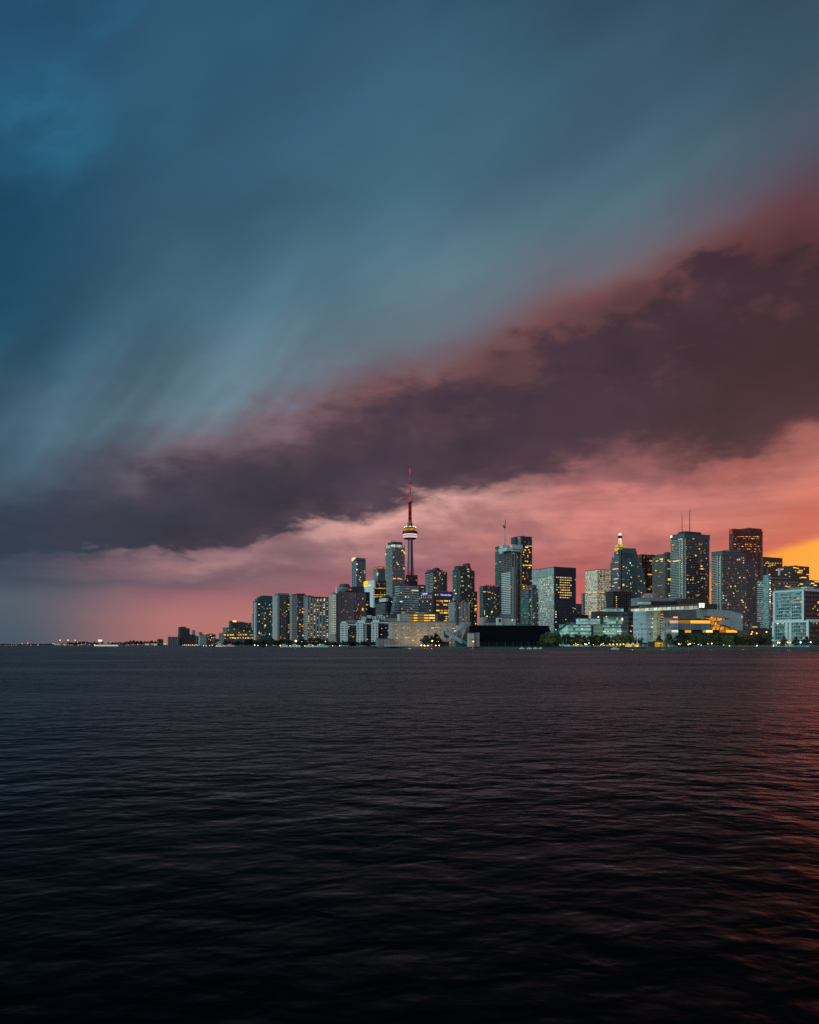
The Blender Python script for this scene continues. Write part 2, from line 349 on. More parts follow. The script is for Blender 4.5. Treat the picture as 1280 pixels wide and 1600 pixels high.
# ---------------------------------------------------------------- water
def build_water():
    m, t, p = newmat('harbour_water')
    g = t.new('ShaderNodeNewGeometry').outputs['Position']
    x, y, _ = t.sep(g)
    v1 = t.xyz(t.mul(x, .85), y, 0.0)
    ang = R(14)
    v2 = t.xyz(t.mul(t.add(t.mul(x, math.cos(ang)), t.mul(y, math.sin(ang))), .8), t.sub(t.mul(y, math.cos(ang)), t.mul(x, math.sin(ang))), 5.0)
    h = t.mul(t.noise(v1, .40, 2.0, .5), .40)
    h = t.add(h, t.mul(t.noise(v2, 1.25, 2.0, .45, .3), .22))
    h = t.add(h, t.mul(t.noise(v1, 3.0, 2.0, .5, .3), .05))
    calm = t.rng(t.noise(t.xyz(t.mul(x, .5), y, 2.0), .035, 3, .5), .35, .65, .4, 1.3, 'LINEAR')
    bp = t.new('ShaderNodeBump'); bp.inputs['Strength'].default_value = 1.0; t.put(bp.inputs['Distance'], 1.0)
    t.put(bp.inputs['Height'], t.mul(h, t.mul(calm, .82)))
    t.n.remove(p)
    fr = t.new('ShaderNodeFresnel'); fr.inputs['IOR'].default_value = 1.105; t.l.new(bp.outputs[0], fr.inputs['Normal'])
    df = t.new('ShaderNodeBsdfDiffuse'); df.inputs['Color'].default_value = (.0002, .0016, .0024, 1)
    gl = t.new('ShaderNodeBsdfGlossy'); gl.inputs['Color'].default_value = (.41, .38, .39, 1); gl.inputs['Roughness'].default_value = .35
    t.l.new(bp.outputs[0], gl.inputs['Normal'])
    mx = t.new('ShaderNodeMixShader'); t.l.new(fr.outputs[0], mx.inputs[0]); t.l.new(df.outputs[0], mx.inputs[1]); t.l.new(gl.outputs[0], mx.inputs[2])
    t.l.new(mx.outputs[0], [q for q in t.n if q.type == 'OUTPUT_MATERIAL'][0].inputs[0])
    mb = MB(); S = 40000
    mb.poly([(-S,-300,0),(S,-300,0),(S,S,0),(-S,S,0)])
    structure(mb.build('water', m))
build_water()
# ---------------------------------------------------------------- building kit
UE = Vector((.891, .454)); UN = Vector((-.454, .891))      # the street grid: along the east fronts, along the south fronts
BASE = 2.0
def cc(p): return (p.x, p.y)
class Block:
    """a prism on the street grid: xc is its near corner, x0 and x1 where its two fronts end, at distance D"""
    def __init__(s, x0, xc, x1, top, D, base=None, dl=None, dr=None, lo=None, ue=None, un=None):
        ue = ue or UE; un = un or UN
        C = Vector((GX(xc, D), D)); s.D = D
        def run(d, x):
            t = (x-640)/F; q = d.x - t*d.y
            return (t*D - C.x)/q if abs(q) > 1e-4 else 20.0
        s.LR = dr if dr else run(ue, x1); s.LL = dl if dl else run(un, x0)
        s.LR = min(max(s.LR, 3), 200); s.LL = min(max(s.LL, 3), 120)
        s.C, s.ue, s.un = C, ue, un
        s.z0 = BASE if base is None else ZY(base, D); s.z1 = ZY(top, D)
        s.poly = [cc(C), cc(C+ue*s.LR), cc(C+ue*s.LR+un*s.LL), cc(C+un*s.LL)]
        s.nR = Vector((ue.y, -ue.x)); s.nL = Vector((-un.y, un.x))
    def inset(s, d, f=None):
        C = s.C; fr = (d, s.LR-d) if f is None else (f[0]*s.LR, f[1]*s.LR); fl = (d, s.LL-d) if f is None else (f[2]*s.LL, f[3]*s.LL)
        q = lambda a, b: cc(C+s.ue*a+s.un*b)
        return [q(fr[0], fl[0]), q(fr[1], fl[0]), q(fr[1], fl[1]), q(fr[0], fl[1])]
    def face(s, side):
        return (s.C, s.ue, s.nR, s.LR) if side == 'R' else (s.C, s.un, s.nL, s.LL)
    def at(s, side, a, z, off=0.0):
        O, t, n, L = s.face(side); p = O + t*a + n*off; return Vector((p.x, p.y, z))
    def hit(s, side, x):
        """distance along a front where the sight line of column x meets it"""
        O, t, n, L = s.face(side); k = (x-640)/F
        return (k*O.y - O.x)/(t.x - k*t.y)
_pm = {}
def unit_mesh(mat):
    if mat.name not in _pm:
        b = MB(); b.prism([(-.5,-.5),(.5,-.5),(.5,.5),(-.5,.5)], -.5, .5)
        me = bpy.data.meshes.new('pane'); me.from_pydata(b.v, [], b.f); u = me.uv_layers.new(name='UVMap'); u.data.foreach_set('uv', [c for q in b.uv for c in q]); me.materials.append(mat); _pm[mat.name] = me
    return _pm[mat.name]
def slab(parent, name, mat, pos, t, size):
    """unit-box part: pos centre (world), t 2-D direction of its width, size (w, d, h)"""
    o = bpy.data.objects.new(name, unit_mesh(mat)); COL.objects.link(o); o.parent = parent
    o.location = Vector(pos) - parent.location; o.rotation_euler = (0, 0, math.atan2(t.y, t.x)); o.scale = size; return o
def scaled_glow(mat, w, h): return mat
BLDS = []
class Bld:
    roof = None
    def __init__(s, name, label, x0, xc, x1, top, D, mat, bay=3.5, floor=3.2, roofm=None, group=None, cat='building', parapet=1.2, **kw):
        s.rng = random.Random(hash((x0, xc, top)) % 99991 if False else int(x0*131+xc*17+top*7))
        b = s.b = Block(x0, xc, x1, top, D, **kw); s.bay, s.floor, s.mat = bay, floor, mat; s.nlit = 0
        s.root = thing(name, (b.C.x, b.C.y, b.z0), label, cat, group)
        m = MB(); m.prism(b.poly, b.z0, b.z1, bay); s.wall = m.build('wall', mat, s.root)
        if parapet:
            r = MB(); r.prism(b.inset(-.25), b.z1, b.z1+parapet); s.roof = r.build('roof', roofm or ROOFD, s.root)
        BLDS.append(s)
    def block(s, part, x0, xc, x1, top, D, mat, base=None, bay=None, cap=None, **kw):
        b = Block(x0, xc, x1, top, D, base=base, **kw); m = MB(); m.prism(b.poly, b.z0, b.z1, bay or s.bay); m.build(part, mat, s.root)
        if cap: r = MB(); r.prism(b.inset(-.2), b.z1, b.z1+.8); r.build('roof', cap, s.root)
        return b
    def top_box(s, part, f, h, mat, b=None, dz=1.2):
        b = b or s.b; m = MB(); m.prism(b.inset(0, f), b.z1+dz*.98, b.z1+dz+h); return m.build(part, mat, s.root)
    def lit(s, side, n, mats, ylo=None, yhi=None, a0=0, a1=1, b=None, w=None, h=.42, run=1):
        n = max(1, int(n*.55))
        b = b or s.b; O, t, nn, L = b.face(side); L2 = L
        z0 = b.z0 if ylo is None else max(b.z0, ZY(ylo, b.D)); z1 = b.z1-1 if yhi is None else ZY(yhi, b.D)
        nb = max(1, round(L/s.bay)); bw = L/nb; f0 = math.ceil((z0-b.z0)/s.floor); f1 = int((z1-b.z0)/s.floor)
        cells = [(i, j) for j in range(f0, max(f0+1, f1)) for i in range(int(a0*nb), max(int(a0*nb)+1, round(a1*nb)))]
        s.rng.shuffle(cells); k = 0
        for i, j in cells:
            if k >= n or s.nlit >= 98: break
            if run == 1 and s.mat.name.startswith(('office', 'glass_dark', 'granite', 'glass_navy')): run = 5
            r = 1 if run == 1 else max(1, s.rng.randint(-2, run))
            r = min(r, nb-i)
            mt = s.rng.choice(mats)
            mt = DIM.get(mt.name, mt)
            ww = (w or bw*.6) if r == 1 else bw*(r-.15)
            c = (i+r/2)*bw; z = b.z0+(j+.5)*s.floor
            slab(s.root, 'lit_window', mt, b.at(side, c, z, .05), t, (ww, .16, s.floor*h)); k += 1; s.nlit += 1
    def litpx(s, side, x, y, wp, hp, mat, b=None, part='lit_window', off=.06):
        """one lit window read off the photo: centre column and row, width and height in photo pixels"""
        if part == 'lit_window' and wp <= 3.6: wp *= .82; hp *= .85
        b = b or s.b; O, t, n, L = b.face(side); a0, a1 = sorted((b.hit(side, x-wp/2), b.hit(side, x+wp/2)))
        a0, a1 = max(.1, a0), min(L-.1, a1)
        if a1-a0 < .4: a0, a1 = max(.1, a0-.6), min(L-.1, a0+.8)
        p = b.at(side, (a0+a1)/2, 0, off); zz = CH+(HZ-y)/F*p.y
        return slab(s.root, part, mat, (p.x, p.y, zz), t, (max(.4, a1-a0), .16, hp/F*p.y))
    def bands(s, side, mat, a0=0, a1=1, d=1.5, h=1.1, part='balcony', b=None, ylo=None, yhi=None, step=1, every=None):
        """a balcony or spandrel band on every storey, each its own part"""
        b = b or s.b; O, t, n, L = b.face(side); fl = s.floor*step
        z = b.z0+fl; lo = b.z0 if ylo is None else ZY(ylo, b.D); hi = b.z1-.5 if yhi is None else ZY(yhi, b.D)
        while z < hi:
            if z > lo: slab(s.root, part, mat, b.at(side, (a0+a1)/2*L, z, d/2-.02), t, ((a1-a0)*L, d, h))
            z += fl
    def fins(s, side, mat, xs=None, n=None, w=.8, d=.6, part='pier', b=None, ylo=None, yhi=None):
        b = b or s.b; O, t, nn, L = b.face(side)
        z0 = b.z0 if ylo is None else ZY(ylo, b.D); z1 = b.z1 if yhi is None else ZY(yhi, b.D)
        for a in ([b.hit(side, x) for x in xs] if xs else [L*(i+.0)/n for i in range(n+1)]):
            a = min(max(a, w/2), L-w/2); slab(s.root, part, mat, b.at(side, a, (z0+z1)/2, d/2-.03), t, (w, d, z1-z0))
    def red(s, x, y, D=None, r=.55):
        D = D or s.b.D; p = P(x, y, D); m = MB(); m.lathe((p.x, p.y), [(0, p.z-r), (r*.8, p.z-r*.6), (r, p.z), (r*.8, p.z+r*.6), (0, p.z+r)], 8); o = m.build('obstruction_light', RED, s.root); nest(o, s.roof or s.wall, s.root)
    def mast(s, x, y0, y1, D, r0, r1, mat, part='antenna'):
        m = MB(); m.tube(P(x, y0, D), P(x, y1, D), r0, r1, 8); o = m.build(part, mat, s.root); return nest(o, s.roof or s.wall, s.root)
ROOFD = solid('roof_dark_felt', (.035, .035, .042), .9)
ROOFG = solid('roof_grey_gravel', (.16, .16, .165), .9)
CONC = solid('concrete_grey', (.36, .35, .34), .85)
CONCB = solid('concrete_brown_grey', (.17, .15, .145), .85)
WHITEC = solid('concrete_white', (.62, .64, .63), .7)
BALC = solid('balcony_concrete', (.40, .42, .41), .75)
BALG = solid('balcony_glass_green', (.17, .27, .27), .3)
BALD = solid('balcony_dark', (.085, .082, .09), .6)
MECH = solid('metal_cladding_dark', (.05, .055, .065), .55)
MECHG = solid('metal_cladding_grey', (.2, .22, .23), .5)
STEEL = solid('steel_dark', (.06, .06, .065), .5, .4)
STEELL = solid('steel_light', (.45, .46, .47), .5, .2)
NAVY = solid('cladding_navy', (.012, .016, .030), .5)
RUST = solid('steel_rust_red', (.16, .045, .04), .7)
GREEN = solid('steel_green', (.01, .11, .07), .6)
F_TEAL = facade('glass_teal_condo', (.10,.19,.20), (.012,.055,.065), 3.0, 3.0, .82, .62, .1, lit=((255,205,130),.25,.07))
F_TEALG = facade('glass_green_tower', (.09,.15,.15), (.02,.05,.055), 3.3, 1.8, .84, .72, .08)
F_BLUEG = facade('glass_blue_grey_tower', (.17,.20,.225), (.03,.055,.07), 3.4, 1.7, .8, .66, .1)
F_BROWN = facade('concrete_brown_condo', (.20,.175,.17), (.022,.026,.04), 2.9, 3.4, .62, .55, .12, lit=((255,190,110),.3,.06))
F_GREY = facade('concrete_grey_hotel', (.33,.325,.32), (.035,.055,.075), 2.9, 3.2, .55, .5, .12)
F_DARK = facade('glass_dark_office', (.025,.025,.03), (.012,.014,.02), 3.8, 1.6, .86, .7, .08, .5, lit=((255,180,80),.4,.05))
F_NAVY = facade('glass_navy_office', (.02,.028,.045), (.008,.014,.026), 3.9, 3.4, .74, .6, .08, .5)
F_OFF = facade('office_brown_band', (.085,.075,.08), (.02,.02,.026), 3.9, 2.4, .94, .52, .12)
F_PALE = facade('office_pale_grid', (.50,.52,.47), (.20,.22,.20), 3.9, 3.0, .68, .56, .25, .7, .5, lit=((240,232,190),.5,.3))
F_BEIGE = facade('stone_beige_tower', (.70,.62,.52), (.30,.26,.21), 3.7, 3.0, .7, .6, .25, .7, .5, lit=((250,222,170),.62,.8))
F_BANDT = facade('office_teal_bands', (.36,.45,.46), (.03,.065,.075), 3.9, 2.2, .94, .52, .1)
F_CONDOW = facade('condo_white', (.46,.50,.50), (.06,.085,.095), 3.0, 2.6, .55, .5, .15)
F_CONDOD = facade('condo_dark', (.085,.095,.10), (.020,.042,.048), 3.0, 2.8, .74, .62, .1, lit=((255,196,120),.3,.06))
F_CONDOB = facade('condo_brown_balcony', (.115,.10,.105), (.022,.022,.03), 2.95, 3.2, .72, .6, .12, lit=((255,196,120),.35,.07))
F_RED = facade('granite_red_tower', (.10,.034,.032), (.03,.012,.012), 3.8, 1.8, .6, .55, .1, .5, lit=((255,120,60),.4,.12))
F_BRN2 = facade('granite_brown_tower', (.075,.045,.045), (.022,.014,.016), 3.8, 2.0, .7, .55, .1, .5)
F_TEALL = facade('low_office_teal', (.52,.72,.66), (.20,.33,.30), 3.6, 2.4, .86, .5, .2, .6, lit=((150,205,180),.8,.9))
F_LOUV = facade('louvre_grey', (.13,.135,.15), (.05,.052,.06), 1.6, 30, 1.0, .5, .5, .6)
F_CONSTR = facade('bare_concrete_floors', (.20,.17,.17), (.018,.016,.018), 3.3, 4.0, .9, .74, .8, .9)
F_STEP = facade('terrace_block', (.19,.19,.18), (.03,.05,.055), 3.2, 4.0, .7, .55, .15)
F_GLASSF = facade('condo_glass_front', (.30,.40,.40), (.06,.13,.135), 3.0, 2.2, .8, .7, .12, lit=((170,215,200),.25,.2))

# ---------------------------------------------------------------- land
SHORE = [(-420,5200),(-60,4900),(130,4300),(188,3500),(262,2450),(345,1950),(395,1560),(524,1290),(589,1090),(590,925),(733,850),(734,775),(846,752),(848,712),(1010,700),(1085,672),(1290,640),(1720,590)]
def build_land():
    pts = [(GX(x, D), D) for x, D in SHORE]
    m, t, p = newmat('shore_paving'); g = t.new('ShaderNodeTexCoord').outputs['Object']
    k = t.rng(t.noise(g, .05, 6, .6), .3, .7, .6, 1.4, 'LINEAR')
    t.put(p.inputs['Base Color'], t.mix(1.0, (.07,.068,.066,1), t.xyz(k,k,k), 'MULTIPLY')); p.inputs['Roughness'].default_value = .9
    mb = MB()
    for (a, b) in zip(pts, pts[1:]):
        fa = [(a[0]*k_, a[1]*k_) for k_ in (1, 1.25, 2, 4)]; fb = [(b[0]*k_, b[1]*k_) for k_ in (1, 1.25, 2, 4)]
        for i in range(3):
            mb.poly([(*fa[i], BASE), (*fb[i], BASE), (*fb[i+1], BASE), (*fa[i+1], BASE)])
    structure(mb.build('ground', m))
    w = MB()
    for (a, b) in zip(pts, pts[1:]):
        if a[1] > 1500: continue
        w.poly([(a[0], a[1], -1), (b[0], b[1], -1), (b[0], b[1], BASE-.35), (a[0], a[1], BASE-.35)])
        w.poly([(a[0]*.9995, a[1]*.9995, BASE-.35), (b[0]*.9995, b[1]*.9995, BASE-.35), (b[0]*.9995, b[1]*.9995, BASE+.05), (a[0]*.9995, a[1]*.9995, BASE+.05)])
        w.poly([(a[0]*.9995, a[1]*.9995, BASE+.05), (b[0]*.9995, b[1]*.9995, BASE+.05), (b[0]*1.002, b[1]*1.002, BASE+.05), (a[0]*1.002, a[1]*1.002, BASE+.05)])
    o = w.build('quay_wall', solid('quay_concrete', (.06,.06,.065), .85), None, (pts[8][0], pts[8][1], 0))
    tag(o, 'long dark concrete quay wall along the waterline', 'wall')
    f = MB()
    for (a, b) in zip(pts, pts[1:]):
        if a[1] <= 1500: continue
        f.poly([(a[0]*.995, a[1]*.995, -.2), (b[0]*.995, b[1]*.995, -.2), (b[0], b[1], BASE), (a[0], a[1], BASE)])
    structure(f.build('shore', solid('far_shore_dark', (.03,.035,.04), .9)))
build_land()
# ---------------------------------------------------------------- the communications tower
def cn_tower():
    D = 2605; x = 640.8; c = (GX(x, D), D); px = D/F
    z = lambda y: ZY(y, D)
    t = thing('observation_tower', (c[0], c[1], BASE), 'very tall slender concrete needle tower with round pod and red lit antenna', 'tower')
    conc = solid('tower_concrete', (.12,.10,.10), .8)
    m = MB()                                                  # three legs round a hexagonal core, tapering
    ys = [(1006, 13.5, 8.2), (960, 9.2, 6.2), (905, 6.6, 4.6), (870, 5.3, 4.1), (842, 4.6, 3.9)]
    for (y0, a0, b0), (y1, a1, b1) in zip(ys, ys[1:]):
        def ring(y, a, b):
            out = []
            for k in range(3):
                th = R(90+25+120*k); dx, dy = math.cos(th), math.sin(th); w = b*.30*px
                for sx, rr in ((-1, b*.62), (-1, a), (1, a), (1, b*.62)):
                    ww = w*1.0 if rr == a else w*1.15
                    out.append((c[0]+dx*rr*px*.93-dy*ww*sx*-1, c[1]+dy*rr*px*.93+dx*ww*sx*-1, z(y)))
            return out
        r0, r1 = ring(y0, a0, b0), ring(y1, a1, b1); n = len(r0)
        for i in range(n):
            j = (i+1) % n; m.poly([r0[i], r0[j], r1[j], r1[i]]); 
    m.build('shaft', conc, t)
    lift = glow('lift_shaft_light', [(150,104,136)], .8, spread=0)
    s = MB(); s.beam((c[0]-.2*px, c[1]-4.4*px, z(893)), (c[0]-.2*px, c[1]-3.6*px, z(844)), 2.6*px, .6); s.build('lift_glazing', lift, t)
    s = MB(); s.beam((c[0]-.2*px, c[1]-5.0*px, z(901)), (c[0]-.2*px, c[1]-4.5*px, z(893)), 2.9*px, .6); s.build('lift_glazing', glow('lift_base_red', [(196,44,84)], .8, spread=0), t)
    def L(part, prof, mat, n=40):
        q = MB(); q.lathe(c, [(r*px, z(y)) for r, y in prof], n); return q.build(part, mat, t)
    dk = solid('pod_cladding_dark', (.06,.05,.05), .5)
    L('pod_base', [(5, 843), (10, 842.2), (10.6, 841)], dk)
    L('radome', [(10.6, 841.0), (11.0, 839), (11.0, 837.6)], glow('radome_pink', [(255,190,200)], .85, spread=0))
    L('pod_ring', [(11.0, 837.6), (10.2, 837.4), (10.2, 836.4)], dk)
    L('pod_light_ring', [(10.2, 836.4), (10.6, 836.2), (10.6, 835.0), (10.2, 834.9)], glow('ring_light_pink', [(255,226,232)], 1.05, spread=0))
    pr = L('observation_deck', [(10.2, 834.9), (11.7, 834.2), (11.9, 832.4), (11.7, 830.6), (11.0, 830.3), (10.6, 829.8)], facade('pod_glass', (.07,.055,.055), (.03,.025,.025), 4.0, 3.5, .8, .5, .1))
    L('deck_windows', [(10.6, 829.8), (9.9, 828.2), (8.8, 826.4)], glow('pod_gold', [(236,160,40)], .72, spread=0, pattern=(6.0, 5.0)), 48)
    L('pod_roof', [(8.8, 826.4), (9.2, 826.2), (9.2, 824.6), (8.6, 824.5)], dk)
    for k in range(28):
        a = 2*math.pi*k/28; q = MB(); q.lathe((c[0]+8.9*px*math.cos(a), c[1]+8.9*px*math.sin(a)), [(0, z(824.4)), (.55, z(824.1)), (.55, z(823.5)), (0, z(823.2))], 6); q.build('crown_lamp', WHITE if k % 3 else LAMPW, t)
    L('upper_drum', [(8.6, 824.5), (5, 823.9), (3.2, 822), (3.2, 820)], dk)
    L('sky_pod', [(3.2, 820), (4.2, 819.6), (4.2, 817), (3.4, 816.4), (2.6, 814.5)], solid('sky_pod_metal', (.17,.16,.16), .4), 24)
    L('upper_shaft', [(2.7, 815), (2.5, 800), (2.4, 786)], glow('upper_shaft_red', [(104,22,34)], .8, spread=0, pattern=(30, 6.0)), 16)
    L('collar', [(2.4, 786.4), (3.5, 785.6), (3.5, 783.6), (2.6, 783)], solid('collar_metal', (.16,.1,.1), .5), 20)
    L('antenna', [(2.1, 783), (1.6, 776)], glow('antenna_red', [(206,62,66)], .8, spread=0), 12)
    L('antenna', [(1.3, 776), (1.0, 763)], solid('antenna_white', (.22,.19,.19), .5), 10)
    L('antenna', [(1.8, 763), (1.6, 759.5), (1.0, 757)], glow('antenna_red', [(206,62,66)], .8, spread=0), 12)
    L('antenna', [(1.4, 757), (1.3, 753)], dk, 10)
    L('antenna', [(.7, 753), (.55, 738)], solid('antenna_white', (.22,.19,.19), .5), 8)
    L('antenna', [(.95, 745), (.95, 743.6)], dk, 8)
    L('antenna', [(.7, 738), (.6, 733), (0, 731.5)], glow('antenna_tip_red', [(235,60,70)], .9, spread=0), 8)
cn_tower()

def letters(parent, text, side, b, x0, x1, y, hp, mat, part='sign_lettering', off=.35, panel=None):
    """raised lettering fixed to a front"""
    cu = bpy.data.curves.new('lettering', 'FONT'); cu.body = text; cu.extrude = .12; cu.size = 1.0
    o = bpy.data.objects.new(part, cu); COL.objects.link(o)
    bpy.context.view_layer.update(); dg = bpy.context.evaluated_depsgraph_get()
    me = bpy.data.meshes.new_from_object(o.evaluated_get(dg)); bpy.data.objects.remove(o)
    xs = [v.co.x for v in me.vertices]; ys = [v.co.y for v in me.vertices]
    a0, a1 = sorted((b.hit(side, x0), b.hit(side, x1))); O, t, n, L = b.face(side)
    if side == 'L': a0, a1 = a1, a0
    p = b.at(side, a0, 0, off); q = b.at(side, a1, 0, off); zc = CH+(HZ-y)/F*((p.y+q.y)/2); hh = hp/F*p.y
    w, h = max(xs)-min(xs), max(ys)-min(ys); d = (q-p); d.normalize()
    for v in me.vertices:
        u = (v.co.x-min(xs))/w; r = (v.co.y-min(ys))/h - .5; zz = v.co.z
        g = p + (q-p)*u; v.co = Vector((g.x+n.x*zz, g.y+n.y*zz, zc+r*hh)) - parent.location
    me.materials.clear(); me.materials.append(mat); me.update()
    o = bpy.data.objects.new(part, me); COL.objects.link(o); o.parent = parent; return nest(o, panel, parent) if panel else o

MIX = [WARM, WARM, PALE, ORG]; OFFICE = [YEL, YEL, WARM]
# ---- far west: terraced block, silos, small blocks
b = Bld('terraced_apartment_block', 'low stepped apartment block with golden lower storeys left of the teal tower', 346, 350, 398, 989.5, 1830, F_STEP, dl=45, roofm=ROOFG)
b.block('upper_storey', 352, 355, 398, 981, 1845, F_STEP, base=990, dl=38, cap=ROOFD)
for q in ((359.5,361,371.5,970.5),(373,374,382.5,972),(384,385,393,973.5)): b.block('penthouse', *q, 1850, F_CONDOD, base=982, dl=18, cap=ROOFD)
for x in range(352, 397, 4):
    for y, mt in ((992, YEL), (997, ORG if x < 360 else WARM)):
        if b.rng.random() < .82: b.litpx('R', x+b.rng.uniform(-.8,.8), y+b.rng.uniform(-.4,.4), b.rng.choice((2,3,3.6)), 1.6, mt)
for x, y in ((357,984.3),(366,983),(373.5,988.5),(381,985.5),(390,986.5),(395,983)): b.litpx('R', x, y, 1.6, 1.4, WARM)
b.litpx('R', 365, 970.8, 6, 2.4, YEL, off=9); 
for x, y in ((372,972.5),(378,970.5),(381,972.4)): b.red(x, y, 1846)
b = Bld('grain_silo_complex', 'dark disused grain elevator with tall headhouse far along the left shore', 279, 281, 306, 992.5, 2420, solid('silo_concrete_dark', (.05,.055,.07), .9), dl=30)
b.block('headhouse', 279.5, 281, 296.5, 981.5, 2425, solid('silo_concrete_dark', (.05,.055,.07), .9), dl=24); b.block('headhouse', 279.5, 281, 291, 979.2, 2428, solid('silo_headhouse', (.07,.085,.095), .9), dl=20, base=982)
for x in (263.5, 266.5, 269.5, 272.5, 275.5, 278):
    q = MB(); q.lathe((GX(x, 2410), 2412), [(2.9, BASE), (2.9, ZY(995.2, 2410)), (0, ZY(994.6, 2410))], 14); q.build('silo', solid('silo_concrete', (.11,.115,.13), .9), b.root)
for x in (281, 284, 288): b.red(x, 978.6, 2424, .9)
b.mast(264.5, 995, 991.5, 2415, .35, .2, STEEL, 'mast')
for nm, lab, x0, x1, top, D, mat in (('apartment_tower', 'thin grey tower just right of the silos, behind', 300.5, 305, 985, 2900, F_GREY), ('apartment_tower', 'thin grey tower above the pale small block', 311.2, 316, 988, 2900, F_GREY),
     ('apartment_block', 'small pale teal block beside the dark warm-lit one', 311.5, 322, 992.6, 2250, F_CONDOW), ('apartment_block', 'small dark block with warm windows left of the terraced block', 322.5, 337, 991.5, 2200, F_CONDOB),
     ('apartment_block', 'narrow dark slab right of the silos', 307, 311, 994, 2300, F_CONDOD), ('small_house', 'low dark shed with gable left of the silos', 246, 255, 999.2, 2560, F_CONDOD), ('apartment_tower', 'thin pale slab peeping out left of the teal tower', 395.6, 400, 960, 2100, F_GREY)):
    q = Bld(nm, lab, x0, x0+.8, x1, top, D, mat, dl=14, parapet=.8)
    if 'warm' in lab and 'right' not in lab and 'beside' not in lab:
        for x, y in ((325,994.5),(328.5,993),(330,992.3),(326.5,998),(331,996.5),(333.8,996.4),(335.6,996.4),(329,1000),(334,1001)): q.litpx('R', x, y, 1.5, 1.2, WARM)
q = Bld('apartment_block', 'low brown lit terrace stepping down beside the terraced block', 333, 334, 345, 999, 2050, F_CONDOB, dl=12); q.lit('R', 8, MIX)

# ---- the row of slabs on the left
b = Bld('glass_condo_tower', 'teal glass condominium tower, leftmost of the tall row', 397, 401.5, 428.5, 940, 1500, F_TEAL, bay=3.0, floor=3.0, dl=24)
for q in ((401.2,403,428.2,936),(404.5,406,427.6,933),(408,409.5,425.5,931.2)): b.block('upper_storey', *q, 1503+q[0]-401, F_TEAL, base=q[3]+5, dl=18, cap=MECH)
b.fins('R', solid('teal_panel', (.06,.17,.19), .3), xs=(401.9, 407, 411.5, 416, 420, 424.5, 428), w=1.0, d=.5)
b.block('corner_pier', 396.6, 398.8, 401.3, 941, 1498, solid('pale_panel', (.5,.52,.52), .5), dl=7)
for x, y, w, h, mt in ((405,944,3,1.6,WHITE),(404.6,961,2.2,1.8,PALE),(405,971,1.8,1.4,WARM),(405.3,989,2.4,4,WARM),(414.5,977.5,3,3.4,YEL),(413.6,967,2.2,1.4,WARM),(416.4,964.5,1.4,1.4,PALE),(414.5,958,2.2,1.4,WARM),(413.2,981,2,1.6,ORG),(422,950.5,2.6,1.6,WARM),(423,956,2.6,1.6,YEL),(421.5,945,2,1.6,PALE),(425,942.8,2.4,1.8,YEL),(422,960,2.6,2,WARM),(424.5,963,2,1.6,ORG),(423,971,1.6,1.4,PALE),(425.5,976,2,3,YEL),(421,991,2.4,2.2,WARM),(413,992,1.6,1.4,ORG),(428,948.5,1.6,2,WARM),(428,954,1.4,1.6,YEL)): b.litpx('R', x, y, w, h, mt)
b.lit('R', 26, MIX)
for x in (409.5, 422.5, 426.5): b.red(x, 930.4)
b = Bld('concrete_slab_tower', 'brown grey concrete tower standing right beside the teal glass tower', 429, 434, 455.8, 931, 1420, F_BROWN, bay=3.4, floor=2.9, dl=30)
b.block('corner_pier', 429, 433.2, 434.6, 930.5, 1417, CONC, dl=26); b.fins('R', CONC, xs=(436,), w=2.2, d=1.0); b.fins('R', BALD, xs=(449.2, 452.6), w=1.2, d=1.2)
b.bands('R', BALD, .62, .98, 1.3, .9); b.top_box('mechanical_penthouse', (.1,.9,.2,.8), 4, MECHG)
for x, y, w, h, mt in ((450.5,945,4,1.8,YEL),(450.5,949.5,4,1.6,ORG),(451,953.5,2,1.6,PALE),(440,978.5,1.5,1.5,PALE),(452.5,986,4,2.6,ORG),(450,988,2.4,2,WARM),(453.5,967,1.6,2,YEL)): b.litpx('R', x, y, w, h, mt)
b.lit('R', 30, MIX)
b = Bld('concrete_slab_tower', 'concrete tower with one blue window and a wide pale pier on its left', 455.5, 464.8, 478.5, 930.4, 1400, F_CONDOD, bay=3.2, floor=2.9, dl=30)
q = b.block('service_pier', 455.2, 456.4, 465.5, 929.2, 1396, F_GREY, dl=12, bay=3.0, cap=ROOFG); b.block('service_pier', 476, 476.6, 479.6, 931, 1398, CONC, dl=10, cap=ROOFG)
for y in (938, 947, 964.5, 969): b.litpx('R', 465, y, 1.2, 1.6, YEL, b=q)
for x, y, w, h, mt in ((469,948.2,3.4,3,BLUE),(469,953,2.6,1.6,ORG),(473.8,956.5,4,3,ORG),(468.5,956.8,2.2,1.6,ORG),(473,951,2,1.4,WARM),(468.8,975.6,3,2,YEL),(473,978.5,2.2,2,ORG),(468.6,986,2.4,2.2,WARM),(473.8,993,2.6,2.2,PALE),(464.6,966,1.2,5,YEL),(464,994.5,2,2,WARM),(473.5,983,1.5,1.5,ORG)): b.litpx('R', x, y, w, h, mt)
b.lit('R', 20, [ORG, WARM, PALE], a0=.5)
b.top_box('penthouse', (.05,.95,.1,.6), 2.5, MECH)
b = Bld('hotel_slab', 'wide pale hotel slab with vertical strips of lit windows and a dark roof sign', 478.6, 479.4, 520.5, 933, 1390, F_GREY, bay=2.6, floor=2.9, dl=18)
xs = [482, 486.9, 491.6, 496.4, 501.2, 506.4, 511.4, 516]
b.fins('R', solid('hotel_panel', (.40,.39,.375), .8), xs=[478.9]+[(p+q_)/2 for p, q_ in zip(xs, xs[1:])]+[518.6], w=2.2, d=.9)
